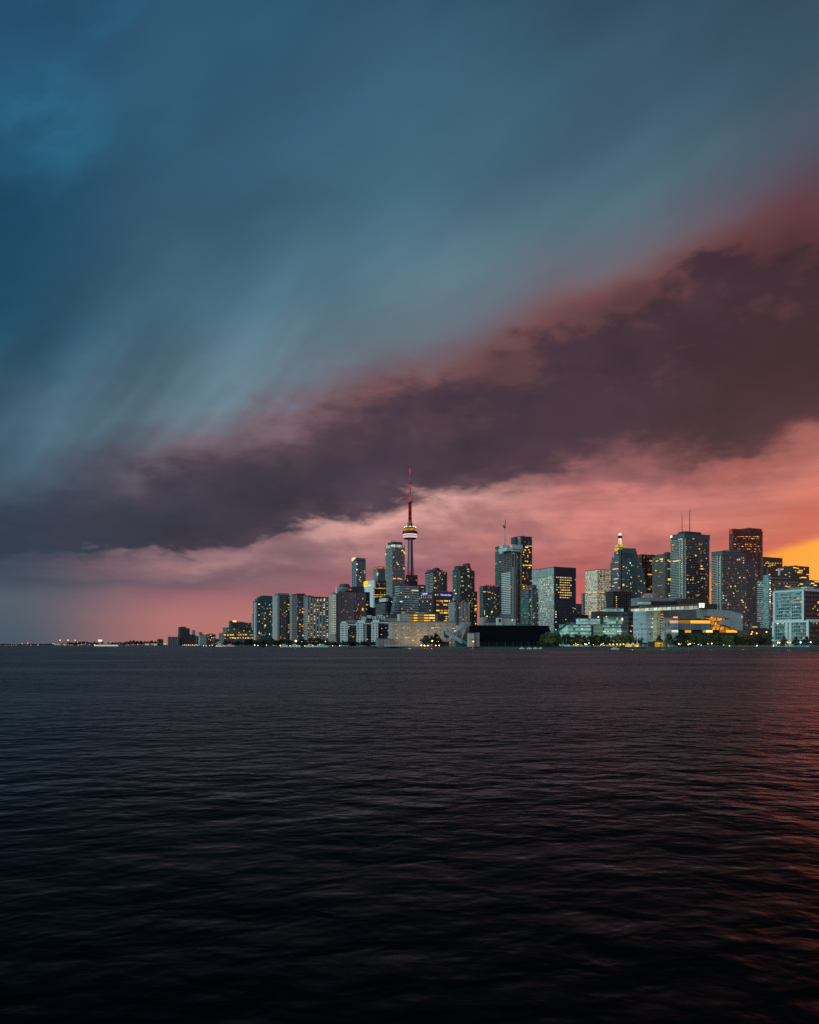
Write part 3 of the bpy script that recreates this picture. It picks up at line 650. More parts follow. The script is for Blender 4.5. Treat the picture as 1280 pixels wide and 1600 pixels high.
b.fins('R', solid('hotel_strip_blue', (.07,.13,.185), .2), xs=xs, w=2.6, d=.2, part='window_strip', ylo=996, yhi=939)
rr = random.Random(5)
for x in xs:
    y = 938.5
    while y < 996:
        if rr.random() < .46 and b.nlit < 92: b.litpx('R', x+rr.uniform(-.3,.3), y, 2.0, 1.5, rr.choice([WARM, WARM, PALE, PALE, ORG]), off=.3); b.nlit += 1
        y += 2.72
b.litpx('R', 498, 936.2, 12, .9, PALE); b.litpx('R', 507, 936.2, 2, 2, WHITE)
q = Block(489.6, 489.8, 504.2, 933.2, 1388, base=935.2, dl=.8); m = MB(); m.prism(q.poly, q.z0, q.z1); m.build('roof_sign', MECH, b.root)
b.block('stair_tower', 517.6, 518.6, 520.8, 929.5, 1386, solid('hotel_panel', (.40,.39,.375), .8), dl=14, cap=ROOFG)
b = Bld('harbour_hotel_tower', 'brown grey twin-slab hotel tower crowned by a round dark restaurant', 520.2, 527, 552.5, 926, 1370, F_BROWN, bay=3.0, floor=2.85, dl=26, roofm=CONCB)
b.fins('R', CONCB, xs=(528.5, 530.5, 551.2), w=4, d=.8)
q = b.block('stair_tower', 519.6, 520.2, 525.4, 927.2, 1362, facade('lit_stair_grid', (.55,.52,.44), (.30,.28,.22), 2.85, 2.4, .7, .55, .4, .7), bay=2.4, dl=8, cap=ROOFG)
k = 0
for y in range(0, 23):
    for x in (521.4, 523.7):
        b.litpx('R', x, 930+y*2.72, 1.7, 1.5, glow('stair_light', [(236,222,176),(250,236,200),(214,206,170)], .72, spread=.2), b=q)
m = MB()
for i in range(6):
    a, c_ = i/6, (i+1)/6
    w0, w1 = 6.6-2.8*a**.6, 6.6-2.8*c_**.6; y0, y1 = 1003-13*a, 1003-13*c_
    p = [P(520-w0, y0, 1355), P(520+w0*.95, y0, 1355), P(520+w1*.95, y1, 1355), P(520-w1, y1, 1355)]
    m.poly(p); k2 = Vector((0, 12, 0)); m.poly([p[0]+k2, p[0], p[3], p[3]+k2]); m.poly([p[1], p[1]+k2, p[2]+k2, p[2]])
m.build('flared_base', solid('flared_concrete', (.36,.345,.32), .85), b.root)
b.block('rear_slab', 549.5, 550.6, 571.5, 925.5, 1395, F_BROWN, dl=24, cap=MECH); b.block('mechanical_penthouse', 550, 552, 569, 917.3, 1400, MECH, base=926, dl=14, cap=ROOFD)
q = b.block('service_core', 551, 551.6, 556.5, 927, 1388, CONCB, dl=8); b.litpx('R', 554.2, 931, 4, 5, solid('louvre_pale', (.36,.38,.34), .6), b=q, part='louvre'); b.litpx('R', 556.4, 941, 2.6, 7.5, BLUE, b=q, part='blue_light')
for x, y, w, h, mt in ((567,952,1.8,4,YEL),(556,954.5,2,1.6,PALE),(567,935.5,2,1.6,ORG)): b.litpx('R', x, y, w, h, mt)
q = Block(549.5, 550.6, 571.5, 925.5, 1393, dl=24)
for x, y, w, h, mt in ((567,952,2.2,4.4,YEL),(556,954.5,2.2,1.8,PALE),(567,935.5,2,1.6,ORG),(562,966,1.4,1.4,ORG),(560,945,1.4,1.2,WARM),(542,940.5,1.4,1.2,PALE)): b.litpx('R', x, y, w, h, mt, b=q)
c = (GX(538, 1385), 1392); pz = lambda y: ZY(y, 1385)
for part, prof, mat in (('restaurant_drum', [(9, 925.5), (11.0, 924), (11.4, 920.8), (11, 918.4), (9, 917.8)], facade('drum_glass', (.22,.25,.26), (.05,.075,.08), 3.5, 2.4, .8, .6, .1)), ('drum_roof', [(9, 917.8), (8.8, 915.6), (7.6, 915), (7.6, 912.4), (0, 912)], MECH)):
    m = MB(); m.lathe(c, [(r*1.065, pz(y)) for r, y in prof], 28); m.build(part, mat, b.root)
b.block('roof_fin', 526, 526.3, 527.4, 918, 1366, WHITEC, base=927, dl=5)
b.red(548, 921.5, 1376, 1.2)
b.lit('R', 14, MIX)

# ---- the downtown group left of the needle
b = Bld('curved_top_condo', 'slim blue tower with a white lit roof corner, behind the hotel towers', 549.5, 557, 571.6, 876, 2300, F_BLUEG, floor=3.2, bay=3.2)
bb = b.b; cn = Block(549.5, 557, 571.6, 876, 2300)
m = MB(); m.prism(bb.poly, bb.z1-.5, bb.z1, 3.2, True, [ZY(871, 2300), ZY(872, 2300), ZY(872.5, 2300), ZY(877, 2300)]); m.build('roof_crown', F_BLUEG, b.root)
m = MB(); p0, p1 = bb.at('L', bb.LL*.96, 0, .4), bb.at('L', bb.LL*.18, 0, .4)
m.poly([(p0.x,p0.y,ZY(877,2300)), (p1.x,p1.y,ZY(872,2300)), (p1.x,p1.y,ZY(870.2,2300)), (p0.x,p0.y,ZY(870,2300))]); kq = Vector((1.2,1.2,0)); m.poly([Vector(v)+kq for v in m.v[:4]][::-1]); m.build('lit_corner', glow('crown_white', [(255,232,190)], .95, spread=0), b.root)
b.fins('L', solid('pale_blue_panel', (.30,.38,.42), .4), n=2, w=4.5, d=.5)
for x, y, w, h, mt in ((557.4,881.5,3.2,2.6,PALE),(557.4,890,2.6,2.2,WHITE),(557,899,2,1.6,WARM),(563,902,1.8,2,YEL),(562,905.5,1.6,1.8,YEL),(563,908,1.6,1.4,WARM),(565,909.5,1.8,1.4,ORG),(564.5,894.5,1.2,1.2,WARM),(567.5,892.5,1.2,1.2,PALE),(570,892.3,1.2,1.2,WARM),(570.5,894.6,1.2,1.2,PALE)): b.litpx('R', x, y, w, h, mt)
b.lit('R', 12, MIX, ylo=918); b.red(569.6, 871.3); b.red(571, 874)
b = Bld('hotel_tower', 'short grey tower with an amber lit crown behind the white sign building', 583.5, 591, 602.5, 889, 2200, F_BLUEG)
b.block('lit_crown', 585, 591.5, 601.5, 885.6, 2204, glow('crown_amber', [(214,140,70)], .6, spread=0, pattern=(5, 5)), base=889.2, cap=ROOFD)
b.bands('L', BALC, .1, .9, .8, 1.2); b.lit('L', 6, [WARM, YEL]); b.litpx('L', 590, 897, 2.6, 5, WARM); b.lit('R', 10, MIX)
b = Bld('insurance_office', 'dark glass office carrying a white box with yellow lettering, left of the balconied tower', 568.5, 584.6, 603.5, 907.5, 1750, F_DARK)
wp = solid('sign_panel_white', (.72,.74,.74), .5)
q = b.block('sign_box', 568, 585, 586.2, 906.4, 1744, wp, base=918.2); 
q2 = b.block('white_band', 569.8, 583.6, 584.4, 918.4, 1746, wp, base=926); q3 = b.block('white_pier', 577.6, 583.6, 584.4, 926, 1746, wp, base=952)
m = MB(); c0 = q.at('L', q.hit('L', 573), 0, .5); zc = ZY(911, c0.y); 
m.lathe((c0.x, c0.y), [(0, zc-6), (5.2, zc-4.5), (6.4, zc), (5.2, zc+3), (0, zc+5)], 14); m.build('sign_logo', glow('logo_yellow', [(255,214,40)], 1.0, spread=0), b.root)
letters(b.root, 'Sun Life', 'L', q, 569.6, 579.6, 915, 2.8, glow('sign_yellow', [(255,238,150)], 1.1, spread=0))
for x in (586,589,592,595,598,601):
    b.litpx('R', x+.5, 919.2+b.rng.uniform(-.2,.2), 2.4, 1.3, YEL)
    for y in (929.4, 932.6): b.litpx('R', x+b.rng.uniform(0,.8), y, 2.4, 1.2, YEL)
b = Bld('sloped_roof_office', 'dark office with a pyramid-like sloped roof and grey louvred front', 586, 603.5, 618.6, 938, 1560, F_NAVY, parapet=0)
bb = b.b; m = MB(); pk = [Vector((*p, bb.z1)) for p in bb.inset(-.6)]; ap = [bb.C+bb.ue*bb.LR*f+bb.un*bb.LL*g for f, g in ((.35,.35),(.75,.4))]
az_ = ZY(929, 1560); A, B2 = Vector((*cc(ap[0]), az_)), Vector((*cc(ap[1]), az_))
m.poly([pk[0], pk[1], B2, A]); m.poly([pk[1], pk[2], B2]); m.poly([pk[2], pk[3], A, B2]); m.poly([pk[3], pk[0], A]); m.build('roof', solid('copper_roof_dark', (.015,.035,.04), .5), b.root)
q = b.block('louvred_block', 585.6, 602, 603.2, 942.6, 1540, F_LOUV, cap=ROOFD); b.block('white_panel', 592.5, 603, 606.5, 934.6, 1552, WHITEC, base=939.8)
b.lit('R', 5, [WARM]); b.litpx('R', 612, 940, 1.4, 1.4, PALE)
b = Bld('dark_glass_block', 'low dark glass block between the hotel and the louvred office', 562, 573, 587, 950, 1500, F_NAVY); b.lit('L', 4, [WARM, PALE]); b.litpx('L', 578.5, 951.8, 3, 2.4, WHITE); b.litpx('L', 570, 945, 3, 1.8, WARM)
b = Bld('dark_glass_block', 'dark narrow block behind the hotel, right of its flat roof', 568, 571, 578, 926, 1600, F_NAVY); b.lit('R', 6, MIX); b.litpx('R', 573.5, 945, 3.6, 2, YEL)
b = Bld('balconied_condo_tower', 'tall white-banded condominium tower just left of the needle tower', 602.8, 613.6, 632.6, 851.5, 1900, F_CONDOB, floor=3.0, bay=3.2)
b.bands('L', BALC, 0, 1, 1.3, 1.35); b.bands('R', solid('balcony_grey_violet', (.36,.34,.37), .7), 0, 1, 1.3, 1.1)
b.block('crown_band', 603.6, 613.6, 631.6, 850.6, 1897, glow('crown_lit_white', [(196,214,206)], .72, spread=0, pattern=(3.2, 30)), base=854.6); b.block('mechanical_penthouse', 606, 613.6, 629, 847, 1902, MECH, base=851.5, cap=ROOFD)
b.mast(612, 848, 844.6, 1904, .35, .3, STEEL, 'roof_crane'); b.mast(624.5, 848, 845.4, 1904, .35, .3, STEEL, 'roof_crane')
m = MB(); m.beam(P(612, 844.8, 1904), P(624.5, 845.6, 1904), .8, .8); m.build('roof_crane', STEEL, b.root)
for x, y, w, h, mt in ((628.5,860,3.4,2,WARM),(631,862.5,3,2,YEL),(632,865,2,1.5,WARM),(611,871.5,1.6,1.6,PALE),(615,870.4,1.6,1.6,PALE),(620,879,3,1.8,YEL),(621.5,881.6,3,1.6,WARM),(631,888.5,1.4,3.2,YEL),(616,904,5,1.6,ORG),(623,904,4,1.6,ORG),(626.5,905,3,2,WARM),(630,887,1.2,1.2,WARM),(613.5,895,1.2,1.2,PALE)): b.litpx('R', x, y, w, h, mt, off=1.4)
b.litpx('L', 603.6, 866, 1.2, 2, WHITE, off=1.4); b.litpx('L', 613, 852.5, 2, 1.2, WHITE, off=1.6)
b.lit('R', 18, MIX)
b = Bld('tower_podium_block', 'dark blue block at the foot of the needle tower with three red lights', 622, 628, 652.8, 907, 2020, F_NAVY)
b.block('upper_block', 634, 636, 652.6, 898.6, 2030, F_DARK, cap=ROOFD, base=908)
for x, y in ((626.5,906.5),(637,907.2),(650.6,906.6)): b.red(x, y, 2015, 1.5)
b = Bld('banded_glass_office', 'wide pale teal office with horizontal glass bands below the needle tower', 617.8, 624, 654.5, 915, 1420, F_BANDT, floor=3.9, bay=2.2)
b.bands('L', solid('spandrel_pale_teal', (.34,.46,.49), .5), 0, 1, .5, 1.5, 'spandrel'); b.bands('R', solid('spandrel_pale_teal', (.34,.46,.49), .5), 0, 1, .5, 1.5, 'spandrel')
for i, y in enumerate((932, 940, 948, 956)): b.block('terrace', 617.8-1.7*i-1.2, 619-1.5*i, 625-1.2*i, y, 1415-3*i, F_BANDT, dl=12, cap=ROOFG)
b.block('stair_tower', 624, 624.6, 628, 959.5, 1180, solid('stair_pale_green', (.42,.52,.47), .5), dl=8)
for x, y, w, h, mt in ((648.5,922.6,10.5,1.2,WARM),(637,919.6,4,.9,ORG),(627,926.6,2.8,2,WARM),(634,932.5,2.2,3,WARM),(638.5,932.8,2.8,2,PALE),(627,940.4,4,2.4,WARM),(650,938.5,6,1.6,WARM),(646,946,2,1.4,ORG),(643,951.5,2.2,2.4,YEL),(628,951,1.2,1.2,PALE),(637,954,1.4,1.2,WARM),(652,938,1.5,1.5,YEL)): b.litpx('R', x, y, w, h, mt)
b.lit('R', 16, MIX)
b = Bld('grey_office_slab', 'plain grey slab office squeezed between the banded office and the brown one', 653, 655, 665, 914.6, 1520, F_OFF); b.lit('R', 8, MIX)
for x, y in ((655,933),(656.5,935.5),(658,938),(655.5,945),(659,950.5)): b.litpx('R', x, y, 1.8, 1.6, WARM)
b = Bld('newspaper_office', 'brown office block with bright yellow floors and two blue lit name signs', 657.5, 676.5, 707.8, 924.5, 1330, F_OFF, floor=3.9, bay=2.4, roofm=ROOFG)
b.block('left_wing', 656.5, 676, 677.4, 926.2, 1326, F_OFF, cap=ROOFG)
bl = glow('sign_panel_blue', [(38,34,214)], .75, spread=0); ltr = glow('sign_letters_white', [(226,230,255)], 1.3, spread=0)
sp = b.litpx('R', 696.6, 929.6, 18.6, 3.0, bl, part='sign_panel'); letters(b.root, 'Toronto Star', 'R', b.b, 688.4, 705, 929.6, 2.3, ltr, panel=sp)
q = Block(656.5, 676, 677.4, 926.2, 1326); sp = b.litpx('L', 664.4, 927.7, 8.6, 2.8, bl, b=q, part='sign_panel', off=.2); letters(b.root, 'Toronto Star', 'L', q, 660.6, 668.4, 927.7, 2.0, ltr, off=.5, panel=sp)
rows = ((939,(682,690.5),(688,693),(694.5,700),(701,703.5)),(945,(677,678.5),(682,686),(693,699),(701,704)),(954,(670,672),(675,678),(682,687),(688.5,692.5),(694,698.5),(700,704)),(957.6,(688,693),(694,699),(700,705)),(963.6,(696,699),(700,704)),(967,(696,699),(701,704)),(970.4,(694,698.6),(701,703.5)),(929.4,(679.5,681.5),(682.5,685)))
for r in rows:
    for x0, x1 in r[1:]: b.litpx('R', (x0+x1)/2, r[0], x1-x0, 2.0, b.rng.choice([YEL, YEL, YEL, ORG]))
b.litpx('R', 691.5, 942, 2.4, 1.4, WARM); b.lit('R', 12, [ORG, WARM])
for x in range(658, 676, 3):
    for y in (931, 934): b.litpx('L', x+.6, y, 1.0, 1.5, PALE, b=q)
for x, y in ((661,940),(668,939.5),(673,944),(672,954),(664,957)): b.litpx('L', x, y, 1.6, 1.5, WARM, b=q)
b = Bld('golden_lit_parkade', 'low block glowing with three continuous golden floors behind the long pale wall', 637, 638.5, 684, 959.5, 1120, MECHG, dl=20, roofm=ROOFG)
gold = glow('open_deck_gold', [(255,186,44)], 1.0, spread=0, pattern=(4.2, 40))
for y in (961.4, 965.6, 969.8): 
    for x0, x1 in ((638.6, 652.4), (652.8, 669.8), (670.4, 679.6)): b.litpx('R', (x0+x1)/2, y, x1-x0-.3, 2.0, gold if x1 < 670 else YEL, part='lit_deck')
b.block('cream_roof_box', 652.6, 653.5, 661.5, 957, 1130, solid('cream_panel', (.62,.55,.38), .6), base=960, dl=8)
b = Bld('corner_condo_tower', 'condominium tower with pale left front and red rooftop lights above the brown office', 664, 677.4, 698.6, 893.5, 1700, F_CONDOD)
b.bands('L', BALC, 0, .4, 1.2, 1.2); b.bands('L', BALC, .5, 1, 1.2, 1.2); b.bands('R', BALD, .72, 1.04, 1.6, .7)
b.block('upper_storey', 667, 675, 692, 890.6, 1706, F_CONDOD, base=894, cap=ROOFD); b.block('mechanical_penthouse', 679.5, 681, 687.5, 887.8, 1712, MECH, base=891, dl=12, cap=ROOFD)
for x, y in ((674.5,888.8),(678,887.6),(687,887.4),(691.5,894),(696.2,894.6),(684,893.4)): b.red(x, y, 1700, .8)
for x, y, w, h, mt in ((679.6,903,2.6,2,YEL),(680.4,907.6,3,2.4,YEL),(679.5,918.4,2.6,2,ORG),(682,919.2,2.4,1.6,ORG),(687.6,895.4,2.4,1.4,PALE),(686.6,898.2,2.2,1.6,PALE),(695,896.6,2,2,PALE),(691,905.5,1.6,1.6,WARM),(691.5,912,1.4,1.4,WARM)): b.litpx('R', x, y, w, h, mt)
b.lit('R', 10, MIX)
b = Bld('corner_condo_tower', 'dark teal condominium tower with jagged balcony edges right of the brown office', 707.4, 715, 741.6, 891.5, 1560, F_CONDOD)
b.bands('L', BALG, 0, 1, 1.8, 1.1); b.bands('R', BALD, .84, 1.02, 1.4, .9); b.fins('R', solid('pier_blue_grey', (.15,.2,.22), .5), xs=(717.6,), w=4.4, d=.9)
b.block('upper_storey', 710, 716.6, 736.5, 884.6, 1566, F_CONDOD, base=892, cap=ROOFD); b.block('mechanical_penthouse', 722, 724, 735.8, 881.6, 1572, MECHG, base=885, dl=14, cap=ROOFD); b.block('lift_overrun', 730, 731, 734.4, 880, 1574, MECH, base=882, dl=8)
for x, y in ((719,882.6),(722,881.4),(721,883.8),(734.8,882.2),(736.4,885)): b.red(x, y, 1560, .75)
for x, y, w, h, mt in ((731.8,889.4,3.6,1.6,WARM),(732,893,3,1.6,ORG),(732,899.6,3.6,2,YEL),(718.6,907.6,2,1.8,WARM),(722.4,908,3,1.8,WARM),(719.5,915.4,3,2,YEL),(723.6,915.2,2,1.6,WARM),(732.4,915.6,2.6,1.6,YEL),(719,901,2,1.6,WARM),(722,901.6,1.6,1.6,WARM),(728,922,1.4,1.4,PALE),(738.6,926.8,1.6,1.6,WARM),(733,931,1.6,1.4,PALE),(738,935.6,2.2,2,ORG),(738.6,942.6,1.8,1.8,ORG),(734,942,1.6,1.4,WARM)): b.litpx('R', x, y, w, h, mt)
for x, y in ((712.4,900.6),(711.6,922.4),(709.5,936.4)): b.litpx('L', x, y, 2, 2, PALE, off=1.9)
b.litpx('L', 713.6, 927.6, 3, 1.4, YEL, off=1.9); b.lit('R', 30, [ORG, WARM, PALE, WARM])
b = Bld('grey_condo_block', 'mid-height blue grey concrete block in front of the jagged dark teal tower', 704.5, 709, 733.5, 940.6, 1240, F_GREY, dl=16)
b.fins('R', CONC, xs=(709.4, 721.5, 727, 732.8), w=2, d=1.0)
for x, y, w, h, mt in ((710.6,952,2.6,2,PALE),(718,949.6,2,1.6,YEL),(726,952.6,1.6,1.6,WARM),(727.6,956.6,2,3,ORG),(726.4,960,2,2,ORG),(728,967,1.6,1.6,WARM),(724,968,1.4,1.4,ORG),(727,971,1.4,1.4,PALE)): b.litpx('R', x, y, w, h, mt)
b.lit('R', 14, MIX); b.red(715, 939.8, 1236); b.red(722.5, 939.8, 1236)
b = Bld('slim_rear_tower', 'narrow dim tower with yellow windows tucked behind the jagged tower', 737, 738.5, 746, 925, 1750, F_CONDOB, dl=15)
for x, y, w, h in ((742.6,946.4,4,2),(742.6,951.4,4.4,2.2),(742.4,954,4,1.4),(742,962,2.2,2.2),(741,971,1.8,1.6),(743.4,974.5,2,2),(742,936,1.6,1.4)): b.litpx('R', x, y, w, h, YEL)
b.lit('R', 8, [ORG, YEL])

# ---- middle: the green tower, the tower being built, the bank slab
b = Bld('dark_green_condo', 'dark condominium block with a flat top left of the unfinished tower', 749.4, 755, 781.5, 916.6, 1520, F_CONDOD)
b.bands('L', BALG, 0, 1, 1.0, 1.0); b.top_box('mechanical_penthouse', (.2,.9,.2,.8), 2.4, MECHG)
for x, y, w, h, mt in ((757,924.6,4,1.6,YEL),(762,924.4,3,1.6,WARM),(765.6,925.4,2.6,1.4,ORG),(769.6,927,2,1.6,ORG),(774,929,2,1.6,ORG),(763.4,936,1.6,2,PALE),(773,934,1.8,1.6,ORG),(768.8,956,2.2,3,YEL),(757.2,957,1.0,9,PALE),(778,943.6,1.4,1.4,ORG),(774,947,2,1.4,ORG),(761,963,2,1.6,WHITE)): b.litpx('R', x, y, w, h, mt)
b.lit('R', 22, [ORG, WARM, PALE])
for x in (765, 769, 775, 777.6): b.red(x, 915.6, 1515, .7)
b = Bld('green_glass_tower', 'tall green glass tower half hidden behind the left edge of the unfinished tower', 774, 780.5, 789, 854.5, 1640, F_TEALG)
b.fins('L', solid('green_panel', (.09,.24,.2), .25), n=3, w=1.6, d=.5); b.litpx('L', 774.8, 881, 1.4, 1.6, PALE); b.litpx('L', 775, 860.5, 1.4, 2, PALE); b.lit('L', 10, [WARM, PALE])
b = Bld('unfinished_tower', 'tall concrete tower under construction with pale formwork top and white glazing climbing it', 780, 800.5, 816, 861, 1500, F_CONSTR, floor=3.3, bay=4.0, roofm=CONC)
b.bands('L', solid('slab_edge_mauve', (.20,.17,.18), .8), 0, 1, .5, .5, 'floor_slab', yhi=895); b.bands('L', solid('white_cladding', (.66,.70,.71), .5), .1, .78, .9, 1.7, 'cladding_band', ylo=958, yhi=893); b.bands('L', solid('glass_band_blue', (.25,.31,.34), .35), .0, .95, .8, 1.4, 'cladding_band', yhi=958)
b.fins('R', solid('hoist_mast', (.27,.25,.26), .6), xs=(803.6, 807, 813.5), w=1.6, d=2.0, part='hoist_rail'); b.fins('L', solid('corner_pier', (.24,.20,.20), .8), n=5, w=.8, d=.6)
b.block('hoist_shaft', 802, 802.6, 806.4, 886, 1490, solid('hoist_cladding', (.20,.19,.20), .7), dl=4)
fw = solid('formwork_pale', (.56,.58,.58), .6)
b.block('formwork', 779.2, 792, 800.5, 855.4, 1497, fw, base=860.6); b.block('formwork', 797, 800.4, 817, 850.6, 1498, fw, base=857); b.block('formwork', 780.5, 786, 795, 851, 1506, fw, base=856); b.block('core_top', 782, 795, 812, 853.6, 1512, CONCB, base=862)
b.block('formwork', 780.8, 784.6, 786.6, 862.2, 1494, fw, base=864.6); b.block('formwork', 800.6, 801, 812, 858.6, 1492, fw, base=861, dl=3)
for x, y in ((781.6,878),(799,917),(803.6,897),(797.5,920)): b.litpx('L', x, y, 1.4, 1.4, WARM)
b.lit('R', 14, [ORG, WARM]); b.lit('L', 8, [WARM])
t = thing('tower_crane', P(789, 852, 1508), 'tower crane with raised jib on top of the unfinished tower', 'crane')
m = MB(); D = 1508
for dx in (-.9, .9):
    for dy in (-.9, .9): m.tube(P(789, 852, D)+Vector((dx, dy, 0)), P(789, 824, D)+Vector((dx, dy, 0)), .28, .28, 4)
z = ZY(852, D); k = 1
while z < ZY(825, D):
    a = Vector((GX(789, D), D, z)); m.tube(a+Vector((-.9*k,-.9,0)), a+Vector((.9*k,-.9,2)), .2, .2, 4); m.tube(a+Vector((-.9*k,.9,0)), a+Vector((.9*k,.9,2)), .2, .2, 4); z += 2; k = -k
m.build('mast', STEELL, t)
m = MB(); m.box((GX(788.4, D), D, ZY(825, D)), (1, 0), 3.6, 3, 3.4); m.build('cab', RUST, t)
m = MB(); m.beam(P(789.2, 822, D), P(789.9, 812, D), 1.2, 1.2); m.build('jib', RUST, t)
m = MB(); m.beam(P(788, 823.4, D), P(786.8, 820.6, D), 1.6, 2.0); m.build('counterweight', STEEL, t)
b = Bld('dark_glass_tower', 'tall dark office tower with yellow windows rising behind the unfinished tower', 798.8, 812, 831.6, 838.4, 1900, F_DARK)
b.block('corner_shaft', 798.6, 804.5, 806.6, 840, 1890, F_TEALG); b.block('corner_shaft', 809, 812.6, 814, 838.6, 1893, solid('pale_grey_panel', (.32,.35,.36), .5))
for y, sp in ((855,(823,4.5)),(859.5,(821,3)),(859.3,(826.5,2.4)),(862.8,(818.5,2)),(863,(828,2.4)),(866.5,(818,1.6)),(868.5,(825,2.6)),(877.8,(824.6,1.4)),(883.2,(818.4,3.4)),(883.2,(823,4)),(883.4,(828.6,5)),(886.8,(827.5,3)),(895,(818,2)),(900.6,(817.6,2.6)),(904.5,(820,2)),(916.4,(818.4,3)),(916.4,(823.4,3.4)),(916.2,(828.4,4.2)),(919.6,(819,3)),(923.6,(819.6,4)),(929,(819,3.6)),(934.6,(819.6,3.6)),(938.4,(819,3.4)),(943,(818.6,2.4)),(951,(821,2)),(962,(820,2)),(970,(819,2))): b.litpx('R', sp[0], y, sp[1], 1.8, YEL)
b.lit('R', 40, [ORG, YEL, WARM])
b = Bld('slim_teal_condo', 'slim teal condominium with red roof lights wedged before the pale bank slab', 822.4, 826, 841.4, 920.4, 1330, F_TEAL, dl=20)
b.block('taller_half', 830.4, 831.6, 838.8, 914.6, 1334, F_TEAL, dl=16, cap=ROOFD); b.fins('R', solid('pale_grey_panel', (.32,.35,.36), .5), xs=(831,), w=1.4, d=.8); b.bands('R', BALG, .62, 1.0, 1.4, .9)
for x in (824, 827.6, 829.6): b.red(x, 920, 1328, .8)
for x, y in ((828.6,937.4),(829.6,947),(834,965),(824,958),(840,950),(833.6,975)): b.litpx('R', x, y, 1.5, 1.5, WARM)
b.lit('R', 10, [ORG, PALE])
b = Bld('pale_bank_slab', 'broad office slab with pale gridded left front and dark navy right front', 831.4, 867, 900, 886.6, 1420, F_PALE, floor=3.9, bay=3.0, dl=None)
bb = b.b; m = MB(); m.prism([cc(bb.C+bb.nR*.35), cc(bb.C+bb.ue*bb.LR+bb.nR*.35), cc(bb.C+bb.ue*bb.LR+bb.un*3), cc(bb.C+bb.un*3)], bb.z0, bb.z1+.1, 3.4); m.build('dark_front', F_NAVY, b.root)
b.block('blank_crown', 866.6, 867.1, 899.9, 886.2, 1418.2, NAVY, base=899.4, dl=2)
b.block('blank_crown', 831.6, 867, 867.6, 886.4, 1418.8, facade('pale_louvre', (.40,.45,.43), (.26,.29,.28), 3.9, 2.2, .5, .95, .5), base=899)
rr = random.Random(8)
for j in range(11):
    y = 902+j*3.9
    for i in range(9):
        x = 870+i*2.75
        if rr.random() < (.95 if 2 <= i <= 7 and j < 10 else .45) and b.nlit < 66: b.litpx('R', x, y+i*.12, 1.8, 1.7, rr.choice([YEL, PALE, WARM, YEL]), off=.5); b.nlit += 1
for y in range(944, 985, 4):
    if rr.random() < .7: b.litpx('R', 868.6, y, 1.6, 1.4, WHITE, off=.5)
for x, y in ((895.5,950),(898.5,951),(896,955.5),(899,906),(884,968),(876.4,978.4)): b.litpx('R', x, y, 1.5, 1.5, PALE, off=.5)
for j in range(8):
    for i in range(8):
        if rr.random() < .55 and b.nlit < 97: b.litpx('L', 839.5+i*3.6, 902.5+j*5.1+(867-839.5-i*3.6)*.08, 1.4, 1.5, PALE); b.nlit += 1
b.mast(880.4, 886.4, 882.6, 1425, .25, .2, STEELL)
for nm, lab, x0, xc, x1, top, D, mat in (('distant_block', 'small dark block with amber windows in the orange gap', 900, 902, 909, 944, 1900, F_BRN2), ('distant_block', 'small grey stepped block in the orange gap left of the beige tower', 908.4, 911, 919, 927.6, 2000, F_GREY), ('distant_block', 'low brown block under the orange gap', 897, 899, 920, 961, 1600, F_BRN2)):
    q = Bld(nm, lab, x0, xc, x1, top, D, mat, parapet=.8); q.lit('R', 14, [ORG, WARM]); q.lit('L', 5, [WARM])

# ---- right: financial district
b = Bld('beige_office_tower', 'pale beige office tower with glowing bands, left of the gold-topped tower', 914.4, 934, 955, 890.6, 1700, F_BEIGE, floor=3.7, bay=3.0)
b.fins('R', solid('brown_mullion', (.16,.13,.11), .6), n=4, w=.7, d=.6); 
bw = glow('glazing_cream', [(250,226,160),(255,238,190)], .85, spread=.25)
for x in range(916, 951, 2): b.litpx('L' if x < 934 else 'R', x+.8, 925+abs(x-934)*.03, 1.9, 1.2, bw)
rr = random.Random(3)
for y in (903,908,912.6,917,921,930,934.6,939): 
    for x in range(918, 950, 4):
        if rr.random() < .4: b.litpx('L' if x < 934 else 'R', x, y, 2.2, .9, glow('glazing_cream_dim', [(214,200,160)], .62, spread=.4))
b.block('lit_stair', 918.8, 920, 923.6, 945, 1640, F_BEIGE, dl=8); 
for j in range(6): b.litpx('R', 921.8, 949+j*3.4, 2.6, 1.6, PALE, b=Block(918.8, 920, 923.6, 945, 1638, dl=8))
b = Bld('gold_topped_tower', 'stepped glass tower with a glowing golden lantern spire', 953, 972.6, 1012.5, 886, 2100, F_BLUEG, floor=3.5, bay=2.0, dr=10, parapet=.5)
D = 2100
def tier(x0, xc, x1, top, base=1000, d=0, mat=F_BLUEG): return b.block('stepped_tier', x0, xc, x1, top, D+d, mat, base=base, cap=MECHG)
tier(953.6, 969, 975, 877.5, 1000, 4); tier(956, 969.4, 975, 869.6, 1000, 7); tier(959.6, 970, 976, 861.6, 1000, 10)
fr = solid('shaft_dark_brown', (.06,.045,.045), .6); b.block('dark_shaft', 968.6, 970.4, 973.4, 858.6, D-6, fr, dl=8)
q = b.block('main_front', 972, 973, 992.4, 856.8, D-8, F_TEALG, bay=2.0, dl=30, ue=Vector((.985,.17)), un=Vector((-.17,.985)), cap=MECHG)
b.litpx('R', 982, 868.2, 16, 9, solid('louvre_teal_dark', (.022,.05,.056), .5), b=q, part='louvre', off=.3)
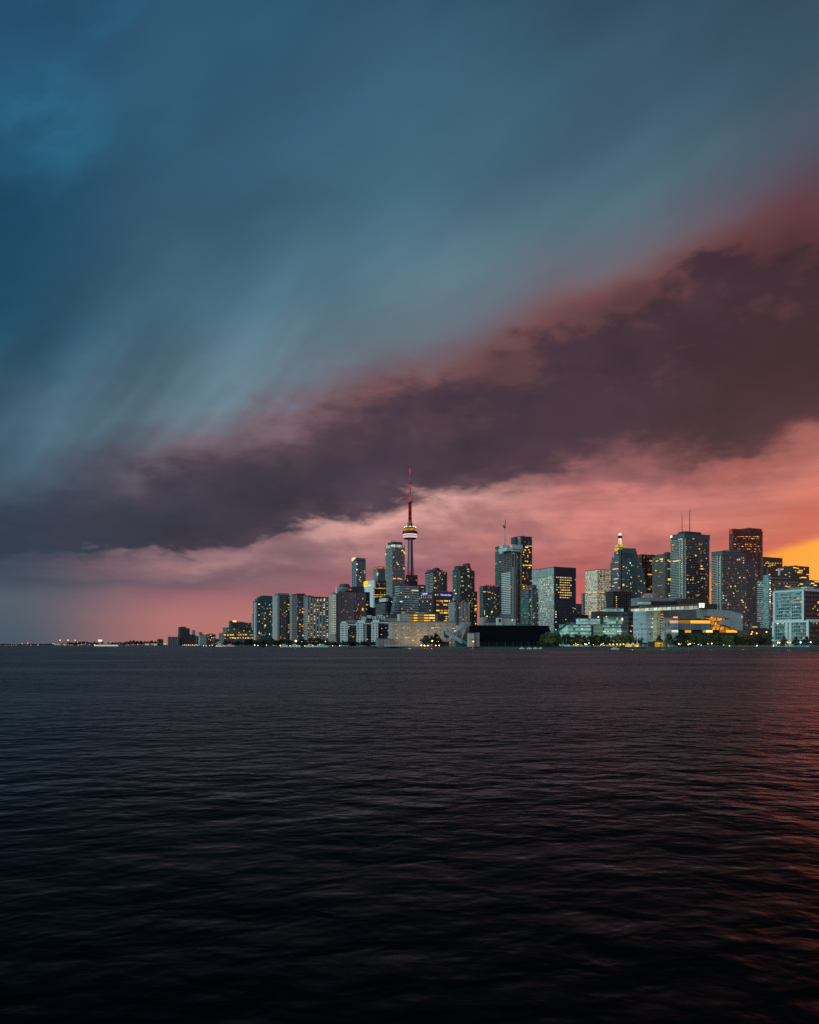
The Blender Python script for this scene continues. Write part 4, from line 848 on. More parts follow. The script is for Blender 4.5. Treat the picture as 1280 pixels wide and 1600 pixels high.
for xx, yy in ((995.5,862),(998,867),(1000.5,873),(1003,880),(1005.5,888),(1007.6,897),(1009.4,907),(1011,918),(1012,930)): b.block('sloped_side', xx-4, xx-3, xx, yy, D+(xx-992)*.5, F_BLUEG, dl=26, bay=2.0, cap=MECHG)
b.block('sloped_side', 990, 991.8, 994, 857.6, D, F_BLUEG, dl=26, cap=MECHG)
gg = glow('lantern_gold', [(235,205,100)], .85, spread=0, pattern=(3.0, 9)); wg = glow('lantern_white', [(255,240,196)], 1.1, spread=0, pattern=(2.5, 30))
c = (GX(970.8, D), D+12); z = lambda y: ZY(y, D); px = D/F
for part, prof, mat in (('lantern_base', [(8.4, 858.6), (8.4, 856), (7.8, 855.9)], gg), ('lantern_base', [(7.8, 855.9), (7.8, 854.8)], fr), ('lantern_base', [(7.8, 854.8), (7.4, 851.4), (5.6, 851.3)], gg), ('lantern_roof', [(5.6, 851.3), (3.4, 849.4), (2.9, 849)], gg), ('lantern_shaft', [(2.5, 849), (2.4, 840.6)], wg), ('lantern_cap', [(2.4, 840.6), (3.3, 840), (3.4, 836.6), (2.7, 835.8)], solid('cap_dark', (.03,.03,.03), .6)), ('beacon', [(2.3, 835.8), (2.4, 834), (1.6, 832.6), (0, 832)], WHITE)):
    m = MB(); m.lathe(c, [(r*px, z(y)) for r, y in prof], 16); m.build(part, mat, b.root)
for x, y, w, h, mt in ((985,879.6,1.6,2,WHITE),(987.4,883.4,1.6,1.6,PALE),(979,887.2,1.6,2,PALE),(980.4,895.4,1.4,1.6,PALE),(986.6,902,2,1.6,PALE),(985.6,912,1.6,3,WARM),(974.6,885.4,2,1.4,PALE),(979.5,916,2,1.4,WARM),(986,918,2,1.4,PALE),(973,914,5,3,YEL),(983,891.6,1.5,1.2,WARM)): b.litpx('R', x, y, w, h, mt, b=q)
for x, y, w, h, mt in ((963,875.4,5.6,1.4,WARM),(963.6,878.6,5.6,1.4,WARM),(962,889,9,1.4,WARM),(969,889,3,1.2,WARM),(965,896.4,1.6,1.6,PALE),(968.6,899.4,5,1.4,PALE),(963,904.6,7,1.2,PALE),(962,910.4,5,1.2,PALE),(964,859,1.8,1.8,YEL),(964.6,864.2,3,1.2,WARM),(958,916,4,1.4,YEL)): b.litpx('L', x, y, w, h, mt, b=Block(953.6, 969, 975, 877.5, D+4) if y > 877 else Block(959.6, 970, 976, 861.6, D+10))
q = Block(972, 973, 992.4, 856.8, D-8, dl=30, ue=Vector((.985,.17)), un=Vector((-.17,.985))); b.lit('R', 26, [PALE, WARM, PALE], b=q, ylo=935)
for x, y in ((996,885),(1002,881),(1001.6,888),(998,893),(1003,900),(1001.5,907),(1007,911),(998.6,905),(1003,917),(1008,921),(999,923),(993.6,926),(1006,930),(999.6,900)): b.red(x, y, D-20, .01); 
for i, (x, y) in enumerate(((996.6,885.6),(1001.6,881),(998.4,900.5),(1002,908),(1007,911),(998.5,923.6),(1002.4,926),(994,927))): 
    bq = Block(x-5, x-2.2, x+2.2, y-6, D-4+(x-992)*.5, dl=10); b.litpx('R', x, y, 2.2 if i in (6,) else 1.5, 1.6, b.rng.choice([WARM, YEL, PALE]), b=bq)
b = Bld('black_office_tower', 'nearly black flat-topped tower between the gold-topped tower and the grey one', 998.4, 1003, 1025.6, 866.6, 2450, F_DARK)
for x, y, w in ((1018,876.4,6),(1024,877,4),(1015.4,897.6,6),(1014.6,920.6,4),(1017.8,916.6,3),(1006.4,871.6,1.4)): b.litpx('R', x, y, w, 1.8, ORG)
b.red(1005.4, 865.4, 2440, 1.0); b.lit('R', 8, [ORG])
b = Bld('grey_brown_office', 'mottled grey brown office tower with broken yellow floors left of the twin-antenna tower', 1019.4, 1040, 1053, 868, 2000, facade('office_grey_brown', (.15,.125,.12), (.05,.045,.045), 3.7, 2.0, .8, .5, .15), parapet=.8)
b.block('corner_shaft', 1038, 1043, 1053, 863, 1996, F_OFF, cap=ROOFD); b.block('crown', 1024, 1037, 1041, 866, 2006, F_BLUEG, cap=ROOFD, base=872)
for x, y, w, h in ((1033.6,873.8,5,2),(1034.4,876.8,3,1.6),(1025,891.6,3,1.4),(1027,876.6,4,1.2)): b.litpx('L', x, y, w, h, YEL)
q = Block(1038, 1043, 1053, 863, 1996)
for x, y, w, h in ((1044,875.4,4,2),(1047.6,877.4,5,1.8),(1047,889,8,1.3),(1048.4,905.6,9,3),(1046,930.6,3,1.6),(1049,930.8,3,1.6),(1047,934.6,2.4,1.6),(1045.6,928,1.5,1.3),(1049.6,928,1.5,1.3),(1044.6,912,1.5,1.5)): b.litpx('R', x, y, w, h, YEL, b=q)
b.lit('L', 40, [PALE, WARM], h=.35); 
for x in (1029, 1041.6, 1046, 1050): b.red(x, 862.4, 1994, .8)
b = Bld('twin_antenna_tower', 'tall apartment tower with pale left balconies and two roof antennas', 1048.4, 1069.6, 1108.6, 841, 1500, F_CONDOB, floor=2.95, bay=3.2)
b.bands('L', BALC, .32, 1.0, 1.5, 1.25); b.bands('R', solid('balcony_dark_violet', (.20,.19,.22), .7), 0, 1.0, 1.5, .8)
lp = solid('pier_pale_green', (.40,.44,.39), .7); b.fins('L', lp, xs=(1067.6, 1063.4), w=2.2, d=1.8); b.fins('R', lp, xs=(1070.6,), w=1.6, d=1.7)
b.block('crown_band', 1048.4, 1069.6, 1109.4, 833.6, 1498, solid('crown_slate', (.075,.095,.11), .5), base=840.8, cap=ROOFD); b.block('mechanical_penthouse', 1066, 1071, 1096, 830.6, 1515, MECH, base=834, dl=18, cap=ROOFD)
b.mast(1066, 834, 806, 1520, .75, .5, STEEL); b.mast(1065.6, 806, 797.6, 1520, .22, .12, STEEL); b.mast(1078, 831, 797.4, 1520, .85, .6, STEEL)
b.red(1077.8, 815.6, 1518, .5)
for j in range(26): b.litpx('L', 1065.6, 843.4+j*3.35, 1.5, 1.5, PALE, off=.3)
b.litpx('L', 1064, 842.4, 6, 1.4, PALE, off=1.6); b.litpx('L', 1058.6, 876.6, 12, 1.5, WARM, off=1.6); b.litpx('L', 1053, 851.4, 3, 2.8, YEL, off=1.8); b.litpx('L', 1050.4, 838.4, 3, 3, WHITE, off=2.2, part='beacon')
for x, y, w, h, mt in ((1082.8,842,2.6,2.4,PALE),(1091.8,850.4,2,1.8,WARM),(1094.6,851,2.2,1.8,PALE),(1092,857.6,2.4,1.8,WARM),(1086.4,868,2.2,2.4,WARM),(1095.4,875.4,2,1.8,ORG),(1095.4,884.6,3,2.2,YEL),(1096.2,888.8,4,2,YEL),(1093,889,1.6,1.6,ORG),(1103,872.6,1.6,1.4,WARM),(1073.2,898.8,2,1.8,ORG),(1076,899,1.6,1.4,ORG),(1073.4,905,2,1.8,YEL),(1081.8,905.6,3,2.8,ORG),(1082.4,902.4,1.4,1.6,YEL),(1078.4,906,1.4,1.6,WARM),(1096,903.6,2.6,2,WARM),(1100,904,2,1.6,PALE),(1090.6,909.4,1.4,1.4,WARM),(1096.6,917,2,1.6,PALE),(1074.6,925.6,3.4,2.4,WARM),(1088.8,930.4,3.4,2.4,ORG),(1075,911,1.3,1.3,PALE)): b.litpx('R', x, y, w, h, mt, off=1.6)
b.lit('R', 26, MIX)
b = Bld('paired_apartment_tower', 'balconied apartment tower with a lower dim right wing, before the red tower', 1111.6, 1128.4, 1166, 867.5, 1450, F_CONDOB, floor=2.95, bay=3.2)
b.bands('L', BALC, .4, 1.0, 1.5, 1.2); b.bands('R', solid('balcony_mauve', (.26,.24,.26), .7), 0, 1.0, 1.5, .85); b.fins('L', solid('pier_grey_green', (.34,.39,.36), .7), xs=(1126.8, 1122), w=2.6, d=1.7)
b.block('crown_band', 1111.6, 1128.4, 1166.4, 861.4, 1448, solid('crown_slate_dim', (.09,.10,.115), .5), base=867.4, cap=ROOFD); b.block('mechanical_penthouse', 1135, 1140, 1158, 859.4, 1465, MECHG, base=862, dl=14, cap=ROOFD)
q = b.block('right_wing', 1160, 1165, 1184, 872, 1478, F_CONDOB, cap=ROOFD)
for j in range(22): b.litpx('L', 1124.6, 872+j*3.3, 1.3, 1.3, PALE, off=.3)
for x, y, w, h, mt in ((1151.6,874.6,2,2,WARM),(1154.4,874.4,3,2.2,YEL),(1161,872,1.6,2.4,PALE),(1161,876,1.6,1.8,WARM),(1160.8,879.4,1.6,1.6,WARM),(1138,888,2.4,2.4,PALE),(1149,888.4,1.6,1.6,WARM),(1155,902.4,2,2,YEL),(1161.4,902.6,2,2,YEL),(1141,916.4,2,2.6,YEL),(1148,916,2,2.4,YEL),(1145.4,927,1.8,2,YEL),(1152.8,923.6,1.6,1.4,WARM),(1160,941,3,1.6,WARM),(1158.4,938,2.4,2,PALE),(1164.6,949,2.2,2.2,YEL),(1153,945,1.4,1.4,ORG),(1162,956,1.4,1.6,WARM)): b.litpx('R', x, y, w, h, mt, off=1.6)
for x, y in ((1129.4,930.6),(1134,931),(1129.4,934.6),(1133.6,938),(1137,944.6),(1129,942)): b.litpx('R', x, y, 2, 1.7, PALE, off=1.6)
b.lit('R', 30, MIX); b.lit('R', 26, [ORG, WARM], b=q)
for x, y in ((1120.6,913),(1113,921),(1116,946)): b.litpx('L', x, y, 1.8, 1.6, YEL, off=1.6)
b = Bld('red_granite_tower', 'tall dark red tower with a red letter sign, highest of the right group', 1139.4, 1146, 1192, 826.5, 2300, F_RED, parapet=1)
b.block('crown', 1168, 1170, 1190.4, 824.6, 2330, F_RED, base=828, dl=30)
bb = b.b; letters(b.root, 'S', 'L', bb, 1140.4, 1144.2, 830.4, 6.4, glow('sign_red', [(255,46,40)], 1.15, spread=0), off=.6)
for y, n in ((838.4, 14), (841.6, 10), (850.4, 13), (853.6, 12), (858, 8), (862, 5)):
    for i in range(n): b.litpx('R', 1148+b.rng.random()*40, y, b.rng.choice((1.2,1.8,2.6)), 1.0, b.rng.choice([ORG, ORG, WARM]))
b.lit('R', 30, [ORG], h=.4)
b = Bld('brown_office_tower', 'brown office block with two rows of yellow windows just right of the red tower', 1189, 1193, 1223, 870.6, 2000, F_BRN2, parapet=1)
for y, xs in ((880,(1197,1201,1205,1208,1212,1216,1220)),(883,(1195,1203,1207,1211)),(885,(1201,1204))):
    for x in xs: b.litpx('R', x, y, b.rng.choice((2.4,3.2)), 1.4, YEL)
for x, y in ((1214,890.6),(1202.6,898),(1199.4,878)): b.litpx('R', x, y, 3, 1.6, WARM)
b.lit('R', 14, [ORG, WARM]); b.fins('R', BALG, xs=(1199,), w=3, d=.6, ylo=903, yhi=888)
b = Bld('cube_office_tower', 'squat brown office with bright yellow patches, against the orange sky', 1217.6, 1239, 1264.8, 884.6, 1800, F_BRN2, parapet=1)
q = b.block('lit_wing', 1217, 1225, 1227, 888.4, 1780, F_OFF, base=900, cap=ROOFD); b.litpx('L', 1221, 889.6, 7, 2, WARM, b=q)
b.block('pale_pier', 1217, 1218, 1219.6, 888, 1778, WHITEC, dl=3, base=899)
for x, y, w, h in ((1242,887,5,1.6),(1246.6,888,4,1.4),(1251.4,891.6,6,2.2),(1250,894.8,8,2.2),(1248,894,4,1.6),(1257,889,1.6,1.6),(1262.4,897.6,4.5,1.4),(1256.5,902.4,8,1.4),(1251,903,3,1.2),(1252.4,912.6,5,2.4),(1247.6,914.6,3,1.6),(1259.4,915.6,3,1.6),(1243.4,892,2,1.4),(1262,907,1.6,1.4)): b.litpx('R', x, y, w, h, YEL)
for x, y in ((1222,898),(1233.6,895),(1228,898),(1234,901)): b.litpx('L', x, y, 2, 1.6, WARM)
b.lit('R', 12, [ORG, YEL])
b = Bld('rear_brown_block', 'low brown block with lit floors at the far right edge', 1255, 1266, 1320, 907.6, 1600, F_BRN2, dr=90)
for x, y, w in ((1277,909,8),(1270,911.4,5),(1263,913,3),(1274,914.6,5)): b.litpx('R', x, y, w, 1.6, YEL)
b = Bld('stepped_condo', 'condominium with a pale glazed corner stair and dark balconies behind the teal framed block', 1184, 1203, 1247, 905, 1180, F_CONDOB, floor=2.95, bay=3.0)
b.bands('R', solid('balcony_rose_grey', (.30,.28,.29), .7), .0, 1.0, 1.4, .8); b.bands('L', BALC, .5, 1.0, 1.3, 1.1)
b.block('corner_stair', 1192.6, 1201, 1204.4, 899, 1174, F_GLASSF, cap=MECHG); b.block('roof_storey', 1197, 1206, 1236, 901.6, 1190, MECHG, base=906, cap=ROOFD)
for j in range(13): b.litpx('R', 1203.6, 907.5+j*3.3, 2.2, 1.8, [PALE, WHITE, glow('stair_dim', [(160,186,180)], .6, spread=.3)][j % 3], b=Block(1192.6, 1201, 1204.4, 899, 1173.6))
for x, y, w, h, mt in ((1217,911.8,2.4,2.4,WARM),(1231,916.8,6,2,YEL),(1227,916,3,1.4,WARM),(1201,951,2.4,2,WARM),(1205,929,4,1.6,ORG),(1207,963,5,1.2,RED),(1207,979,7,1.4,ORG),(1200.6,924,3,2.4,WHITE),(1206,943,3,1.6,ORG)): b.litpx('R', x, y, w, h, mt, off=1.6)
for x, y in ((1187,909),(1190,911),(1188,914),(1192,940.6),(1190,942.4),(1186,941),(1192.6,954),(1197,967),(1198,970)): b.litpx('L', x, y, 2, 1.6, PALE, off=1.5)
b.lit('R', 24, MIX); b.lit('L', 14, MIX)
# ---------------------------------------------------------------- waterfront: sugar works
FRONT = Vector((.992, .125)); BACK = Vector((-.125, .992))
def fb(b, part, x0, x1, top, D, mat, base=None, d=12, cap=None, bay=None, ue=FRONT, un=BACK):
    return b.block(part, x0, x0+.01, x1, top, D, mat, base=base, dl=d, cap=cap, bay=bay, ue=ue, un=un)
def front(name, label, x0, x1, top, D, mat, d=16, base=None, ue=FRONT, un=BACK, **kw):
    return Bld(name, label, x0, x0+.01, x1, top, D, mat, dl=d, ue=ue, un=un, base=base, **kw)
F_WALL = facade('refinery_wall', (.40,.35,.32), (.05,.05,.05), 5.0, 7.0, .22, .16, .3, .85)
b = front('sugar_refinery', 'long pale factory wall with tiny scattered lit windows and floodlights at its foot', 613, 733.5, 972, 905, F_WALL, 40, roofm=ROOFG, bay=7, floor=5)
rr = random.Random(12)
for i in range(40):
    x, y = 618+rr.random()*95, 976+int(rr.random()*6)*5
    if x > 655 and y > 997: continue
    b.litpx('R', x, y+rr.uniform(-1,1), rr.choice((1.6,2,3,4)), 1.0, rr.choice([WARM, ORG, YEL]))
for x in (634, 638, 642): b.litpx('R', x, 996.4, 3.2, 1.1, YEL)
b.fins('R', solid('wall_seam', (.30,.27,.255), .85), xs=(642, 670, 699.5, 718), w=.6, d=.3)
fb(b, 'annex', 589.6, 614, 999, 893, facade('annex_cladding', (.28,.25,.25), (.20,.17,.17), 30, 1.6, .4, 1, .7), d=20, cap=ROOFG)
for i in range(9): fb(b, 'trailer', 600.5+i*5.2, 605+i*5.2, 1006.8+(i%3)*.3, 884, solid('trailer_pale', (.42,.47,.48), .6), d=3)
fb(b, 'brick_shed', 676, 702, 1003.6, 885, solid('brick_red', (.20,.075,.06), .85), d=10, cap=ROOFD)
fb(b, 'loading_canopy', 686, 713, 1001.6, 882, solid('canopy_cream', (.45,.42,.35), .7), base=1003, d=6)
for x in (691, 699, 707): b.litpx('R', x, 1004, 4, 1.0, WARM, off=16)
def lamp(x, y, D, label='tall street lamp with a warm glowing head', group='lamps along the waterfront', r=.42, mat=None, h=None, name='street_lamp'):
    """a post standing on the ground with a glowing head at the read-off point"""
    p = P(x, y, D); g = BASE if p.z > BASE+.8 else p.z-1.2
    t = thing(name, (p.x, p.y, g), label, 'lamp', group)
    m = MB(); m.tube((p.x, p.y, g), (p.x, p.y, p.z-r*.7), .09, .06, 6); m.build('pole', STEEL, t)
    m = MB(); m.lathe((p.x, p.y), [(0, p.z-r), (r*.75, p.z-r*.65), (r, p.z), (r*.75, p.z+r*.65), (0, p.z+r)], 8); m.build('lamp_head', mat or LAMPW, t)
    return t
def pool(x, y, D, power, col, rad=.5):
    l = bpy.data.lights.new('floodlight', 'POINT'); l.energy = power; l.color = col; l.shadow_soft_size = rad
    o = bpy.data.objects.new('floodlight', l); COL.objects.link(o); o.location = P(x, y, D); return o
for x, y in ((664, 1003.8), (681.8, 1003), (689.4, 1003)):
    lamp(x, y, 893, 'bright floodlight on a post at the foot of the pale factory wall', 'floodlights by the factory wall', .7)
    pool(x, y, 889, 4200, (1, .62, .22), 1.0)
pool(640, 1001, 888, 2600, (1, .7, .3), 1.5)
t = thing('factory_chimney', P(714.6, 1004, 880), 'thin dark factory chimney beside the conveyor', 'chimney'); p0 = P(714.6, 1009, 880)
m = MB(); m.lathe((p0.x, p0.y), [(1.75, BASE), (1.55, ZY(944, 880)), (1.8, ZY(943.6, 880)), (1.8, ZY(942.6, 880)), (0, ZY(942.6, 880))], 14); m.build('stack', solid('chimney_dark', (.06,.05,.05), .8), t)
# shed
D = 775; t = thing('raw_sugar_shed', P(735, 1013, D), 'huge black pitched-roof storage shed stretching along the quay', 'shed')
def shed(part, prof, x0, x1, mat):
    m = MB()                                                    # prof = (depth, row) pairs of one cross-section
    A = [Vector((GX(x0, D)+FRONT.x*0, D+d, ZY(y, D) if y < 1012.5 else BASE)) for d, y in prof]
    Bq = [Vector((GX(x1, D), D+d, ZY(y, D) if y < 1012.5 else BASE)) for d, y in prof]
    for i in range(len(prof)-1): m.poly([A[i], Bq[i], Bq[i+1], A[i+1]])
    m.poly(A[::-1]); m.poly(Bq); return m.build(part, mat, t)
shed('roof', [(0,1002.5),(30,976.6),(31,976.4),(62,1002.5)], 737.5, 866, facade('roof_sheet_black', (.0035,.005,.009), (.0028,.0042,.008), 40, 1.2, .5, 1, .6, .7, .0, .02, None, .02))
shed('wall', [(.6,1013),(.6,1002.4),(61,1002.4),(61,1013)], 738, 865.6, facade('shed_wall_teal', (.005,.013,.017), (.0035,.010,.014), 40, 2.4, .5, 1, .4, .6, .0, .1, None, .1))
for i in range(9):
    a = GX(752+i*12.5, D); slab(t, 'wall_buttress', NAVY, (a, D-.3, (BASE+ZY(1002.5, D))/2), Vector((1,0)), (.7, 1.6, ZY(1002.5, D)-BASE))
slab(t, 'ridge_walkway', MECH, (GX(800, D), D+31, ZY(976.0, D)), Vector((1,0)), (60, 1.4, .5))
# conveyors and their heads
t = thing('conveyor_gallery', P(698, 989, 800), 'long grey conveyor gallery climbing in a zigzag to a grey head house by the shed', 'conveyor'); cg = solid('gallery_grey', (.22,.255,.265), .7)
m = MB(); m.beam(P(697, 987.6, 800), P(724, 1003.5, 792), 3.2, 3.4); m.build('lower_gallery', cg, t)
m = MB(); m.beam(P(708.6, 993, 806), P(729, 978.6, 806), 3.0, 2.8); m.build('upper_gallery', cg, t)
m = MB(); m.beam(P(722, 1000.5, 790), P(736, 1009.5, 786), 2.4, 2.4); m.build('tail_gallery', solid('gallery_dark', (.07,.09,.1), .7), t)
for part, x0, x1, y0, y1, dd, mt in (('head_house', 725, 735.2, 974.4, 983, 806, cg), ('transfer_tower', 694.8, 702, 986, 996.5, 802, solid('tower_teal_dark', (.05,.08,.09), .7)), ('pale_hopper', 714.2, 721.6, 977, 997, 812, solid('hopper_pale', (.46,.47,.47), .7)), ('pump_house', 712, 734, 1000.5, 1013, 796, solid('pump_teal', (.025,.09,.105), .7))):
    q = Block(x0, x0+.01, x1, y0, dd, base=y1, dl=6, ue=FRONT, un=BACK); m = MB(); m.prism(q.poly, q.z0 if y1 < 1010 else BASE, q.z1); m.build(part, mt, t)
m = MB(); a, b_, c_ = P(730.5, 980, 803), P(721, 1001, 803), P(738.5, 1001, 803); k = Vector((0, 3, 0)); m.poly([b_, c_, a]); m.poly([a+k, c_+k, b_+k]); m.poly([a, c_, c_+k, a+k]); m.poly([b_, a, a+k, b_+k]); m.build('support_frame', solid('frame_red_brown', (.12,.05,.055), .8), t)
for x0, y0, x1, y1 in ((698,990,698,1010),(706,994,706,1010),(714,999,714,1010),(717,986,717,1008),(733,983,741,992)):
    m = MB(); m.tube(P(x0, y0, 804), P(x1, y1, 804), .3, .3, 6); m.build('trestle', STEEL, t)
b = front('concrete_silo_house', 'small pale concrete block with a glowing orange lamp before the black shed', 733.4, 741.2, 989.4, 768, solid('silo_house_pale', (.40,.42,.42), .75), 9, bay=20)
fb(b, 'rear_half', 740.6, 749.4, 988.6, 771, solid('silo_house_grey', (.26,.285,.29), .75), d=9)
for y in (998.4, 1003.6): b.litpx('R', 746.6, y, 1.4, 1.6, NAVY, off=.3, part='window')
b.litpx('R', 737, 999.4, 6.6, .8, MECH, off=.2, part='ledge')
lamp(739.7, 1002.4, 764, 'single orange lamp on the pale block before the black shed', None, .62, glow('lamp_orange', [(255,150,60)], 6, sample=True, spread=0)); pool(739.7, 1002.4, 762.5, 160, (1,.5,.15), .4)
p = P(739, 1013, 745); t = thing('channel_buoy', (p.x, p.y, 0), 'red floating buoy low on the water in front of the pale block', 'buoy')
m = MB(); m.lathe((p.x, p.y), [(0,-.4),(2.6,-.3),(2.8,.2),(2.2,.7),(0,.8)], 16); m.build('float', solid('buoy_red', (.42,.05,.04), .5), t)
m = MB(); m.lathe((p.x, p.y), [(.7,.7),(.4,2.0),(0,2.1)], 8); m.build('top_mark', solid('buoy_red', (.42,.05,.04), .5), t)
m = MB(); m.lathe((p.x, p.y-2.2), [(0,.9),(.35,1.1),(0,1.5)], 8); m.build('light', RED, t)
t = thing('storage_tank', P(755.5, 1000, 1000), 'squat beige round tank behind the black shed', 'tank'); p = P(755.5, 990, 1000)
m = MB(); m.lathe((p.x, p.y), [(5.8, BASE), (5.8, ZY(966.4, 1000)), (5.3, ZY(965.2, 1000)), (0, ZY(964.6, 1000))], 24); m.build('shell', solid('tank_beige', (.29,.265,.24), .75), t)
b = front('plant_building', 'low pale plant building with a white box end peeping over the black shed', 764, 812, 972.6, 960, MECHG, 14, bay=20); fb(b, 'white_box', 777.4, 785, 965.6, 955, WHITEC, d=8); fb(b, 'dark_door', 779.4, 781.6, 967, 954.6, ROOFD, base=972, d=.4); fb(b, 'pale_hall', 785, 806, 967.2, 958, solid('hall_pale', (.40,.43,.43), .7), d=10); fb(b, 'dark_hall', 763.6, 776, 967.8, 966, MECH, d=10)
lamp(800.6, 968.8, 952, 'white work lamp over the low plant building', None, .75, WHITE); lamp(761.6, 963, 990, 'white work lamp above the round tank', None, .6, WHITE)
t = thing('quay_crane', P(868, 1004, 742), 'green boom crane leaning up to the right at the end of the black shed', 'crane')
m = MB(); m.beam(P(866.5, 990.5, 742), P(889, 973, 742), 2.2, 1.7)
m.build('boom', GREEN, t); m = MB(); m.tube(P(889, 973, 742), P(889.4, 982.5, 742), .14, .14, 6); m.build('hoist_cable', STEEL, t)
m = MB(); m.tube(P(867, 990, 741.5), P(878, 977.8, 741.5), .35, .3, 6); m.build('boom_strut', GREEN, t)
m = MB(); p = P(868.5, 994, 743); m.box((p.x, p.y, p.z), (1,0), 5, 5, 3.2); m.build('cab', GREEN, t); m = MB(); m.tube((p.x, p.y, BASE), (p.x, p.y, p.z), 1.4, 1.2, 8); m.build('pedestal', STEEL, t)
m = MB(); p = P(876.5, 988.4, 741); m.box((p.x, p.y, p.z), (1,0), 3, 3, 1.2); m.build('counterweight', solid('counterweight_pale', (.45,.46,.47), .6), t)

# ---- white waterfront condominiums
F_PUNCH = facade('white_punched', (.72,.80,.79), (.035,.05,.055), 3.0, 3.6, .42, .42, .2, .6, .1)
b = front('white_waterfront_condo', 'white mid-rise condominium of three pale towers with dark glass between them', 536, 612, 979, 1075, F_CONDOD, 24, roofm=ROOFG)
wh = solid('frame_white_green', (.66,.76,.73), .6)
for x0, x1, top, x2, x3, top2 in ((532.6, 543.4, 974.6, 534.5, 541, 971.8), (557.6, 567.6, 974, 560, 570.6, 970.2), (581, 591, 973.2, 583.6, 592.6, 969.4)):
    q = fb(b, 'white_tower', x0, x1, top, 1062, F_PUNCH, d=14, bay=3.6, cap=wh); fb(b, 'stepped_top', x2, x3, top2, 1066, F_PUNCH, d=10, base=top+1, bay=3.6, cap=wh)
fb(b, 'side_bay', 567.6, 573, 975.4, 1066, F_CONDOW, d=12)
for x0, x1, y in ((541, 558, 975.2), (568, 583, 973.6), (590, 613, 972)): fb(b, 'roof_beam', x0, x1, y, 1064, wh, base=y+1.5, d=3)
fb(b, 'roof_slab', 543, 614, 969.4, 1080, MECHG, base=973, d=16)
fb(b, 'end_pillar', 608.8, 612.6, 972.4, 1061, wh, d=8); fb(b, 'glass_front', 592.4, 609, 975.4, 1068, F_NAVY, d=8)
for i, (x0, x1, y0, y1) in enumerate(((565,572.6,963.4,969),(574,581,961.4,966),(582,588,963,967.4),(590,598.4,960.2,966),(596,602,962.6,968))): fb(b, 'roof_trellis', x0, x1, y0, 1074+i, facade('trellis_white', (.55,.6,.6), (.06,.08,.09), 3.2, 2.6, .5, .5, .5, .7, 0), base=y1, d=5)
b.litpx('R', 603.5, 958.6+4, 1, 1, WHITE, off=14); q = Block(592.4, 592.41, 609, 975, 1067, dl=8, ue=FRONT, un=BACK)
for x, y, w, h, mt in ((596.6,982,2,2,ORG),(596,991.6,2,1.8,ORG),(607,985.4,2.6,2.4,WARM),(606.6,995.4,2.2,1.6,YEL),(603,981,1.4,1,WARM)): b.litpx('R', x, y, w, h, mt, b=q)
for x, y, w, h, mt in ((552,995,2.4,2,ORG),(550,989,1.6,1.2,ORG),(545,979.4,2,1.2,WARM),(571,1000,2,1.8,ORG),(574,999,2.2,1.8,ORG),(570,997,1.4,1.2,WARM)): b.litpx('R', x, y, w, h, mt)
b = front('low_dark_block', 'low dark roofline block behind the white condominium', 598, 640, 960.6, 1240, MECH, 20, bay=20)
fb(b, 'lower_storey', 602, 626, 966, 1225, MECHG, d=14); 

# ---- low teal offices, the dark block and the college
b = front('low_teal_office', 'long low teal glass office behind the tree row, with two boxes on its roof', 888, 982.5, 977, 775, F_TEALL, 24, roofm=MECHG, floor=3.6, bay=2.4, ue=Vector((.985,.17)), un=Vector((-.17,.985)))
KU, KN = Vector((.985,.17)), Vector((-.17,.985))
def kb(b, part, x0, x1, top, D, mat, base=None, d=12, cap=None, bay=None): return b.block(part, x0, x0+.01, x1, top, D, mat, base=base, dl=d, cap=cap, bay=bay, ue=KU, un=KN)
kb(b, 'roof_box', 907.6, 938, 967.2, 782, F_TEALL, base=977, cap=MECHG); kb(b, 'roof_box', 951, 985.4, 964.8, 778, F_TEALL, base=975.6, cap=MECHG); kb(b, 'roof_box', 949.6, 974.6, 951.2, 812, F_TEALL, base=956, cap=MECHG)
kb(b, 'dark_storey', 930, 990, 955.4, 806, MECH, base=977, d=10); kb(b, 'dark_storey', 912, 951, 975.4, 779.6, MECHG, base=978, d=6); kb(b, 'dark_joint', 925.6, 927.2, 977.4, 774.4, NAVY, d=.6); kb(b, 'lit_bay', 928, 942, 976.6, 774.2, facade('bay_pale_lit', (.42,.52,.40), (.25,.30,.2), 3.6, 2.4, .8, .4, .3), d=.8)
q = Block(950.9, 950.91, 985.4, 964.8, 777.6, dl=10, ue=KU, un=KN)
for x in (973.4, 978): b.litpx('R', x, 967.6, 3.4, 3.6, WHITE, b=q, part='lit_panel')
for x, y, w in ((909.4,982.8,1.6),(933,979.2,6),(933,982.6,5),(932.6,987.6,3.6),(944,986.8,4),(950,986.6,3),(955,986.6,2),(960,986.8,5),(966,986.6,4),(971.4,986.6,5),(975.4,986.4,2),(979.5,986.6,2)): b.litpx('R', x, y, w, 1.7, WHITE if x < 912 else PALE, off=.9)
b.bands('R', solid('spandrel_low_teal', (.36,.5,.46), .5), 0, .4, .35, .9, 'spandrel'); b.bands('R', solid('spandrel_low_teal', (.36,.5,.46), .5), .575, 1, .35, .9, 'spandrel')
for x, y in ((935.2,964.2),(947.8,963.8),(956.4,964.2),(980.4,962.2)): lamp(x, y, 800, 'warm lamp standing on the low teal office roof', 'roof lamps of the low offices', .5)
b = front('dark_office_block', 'small dark block with amber window rows between the teal office and the pale college', 982, 1011, 958, 768, F_OFF, 20, ue=KU, un=KN)
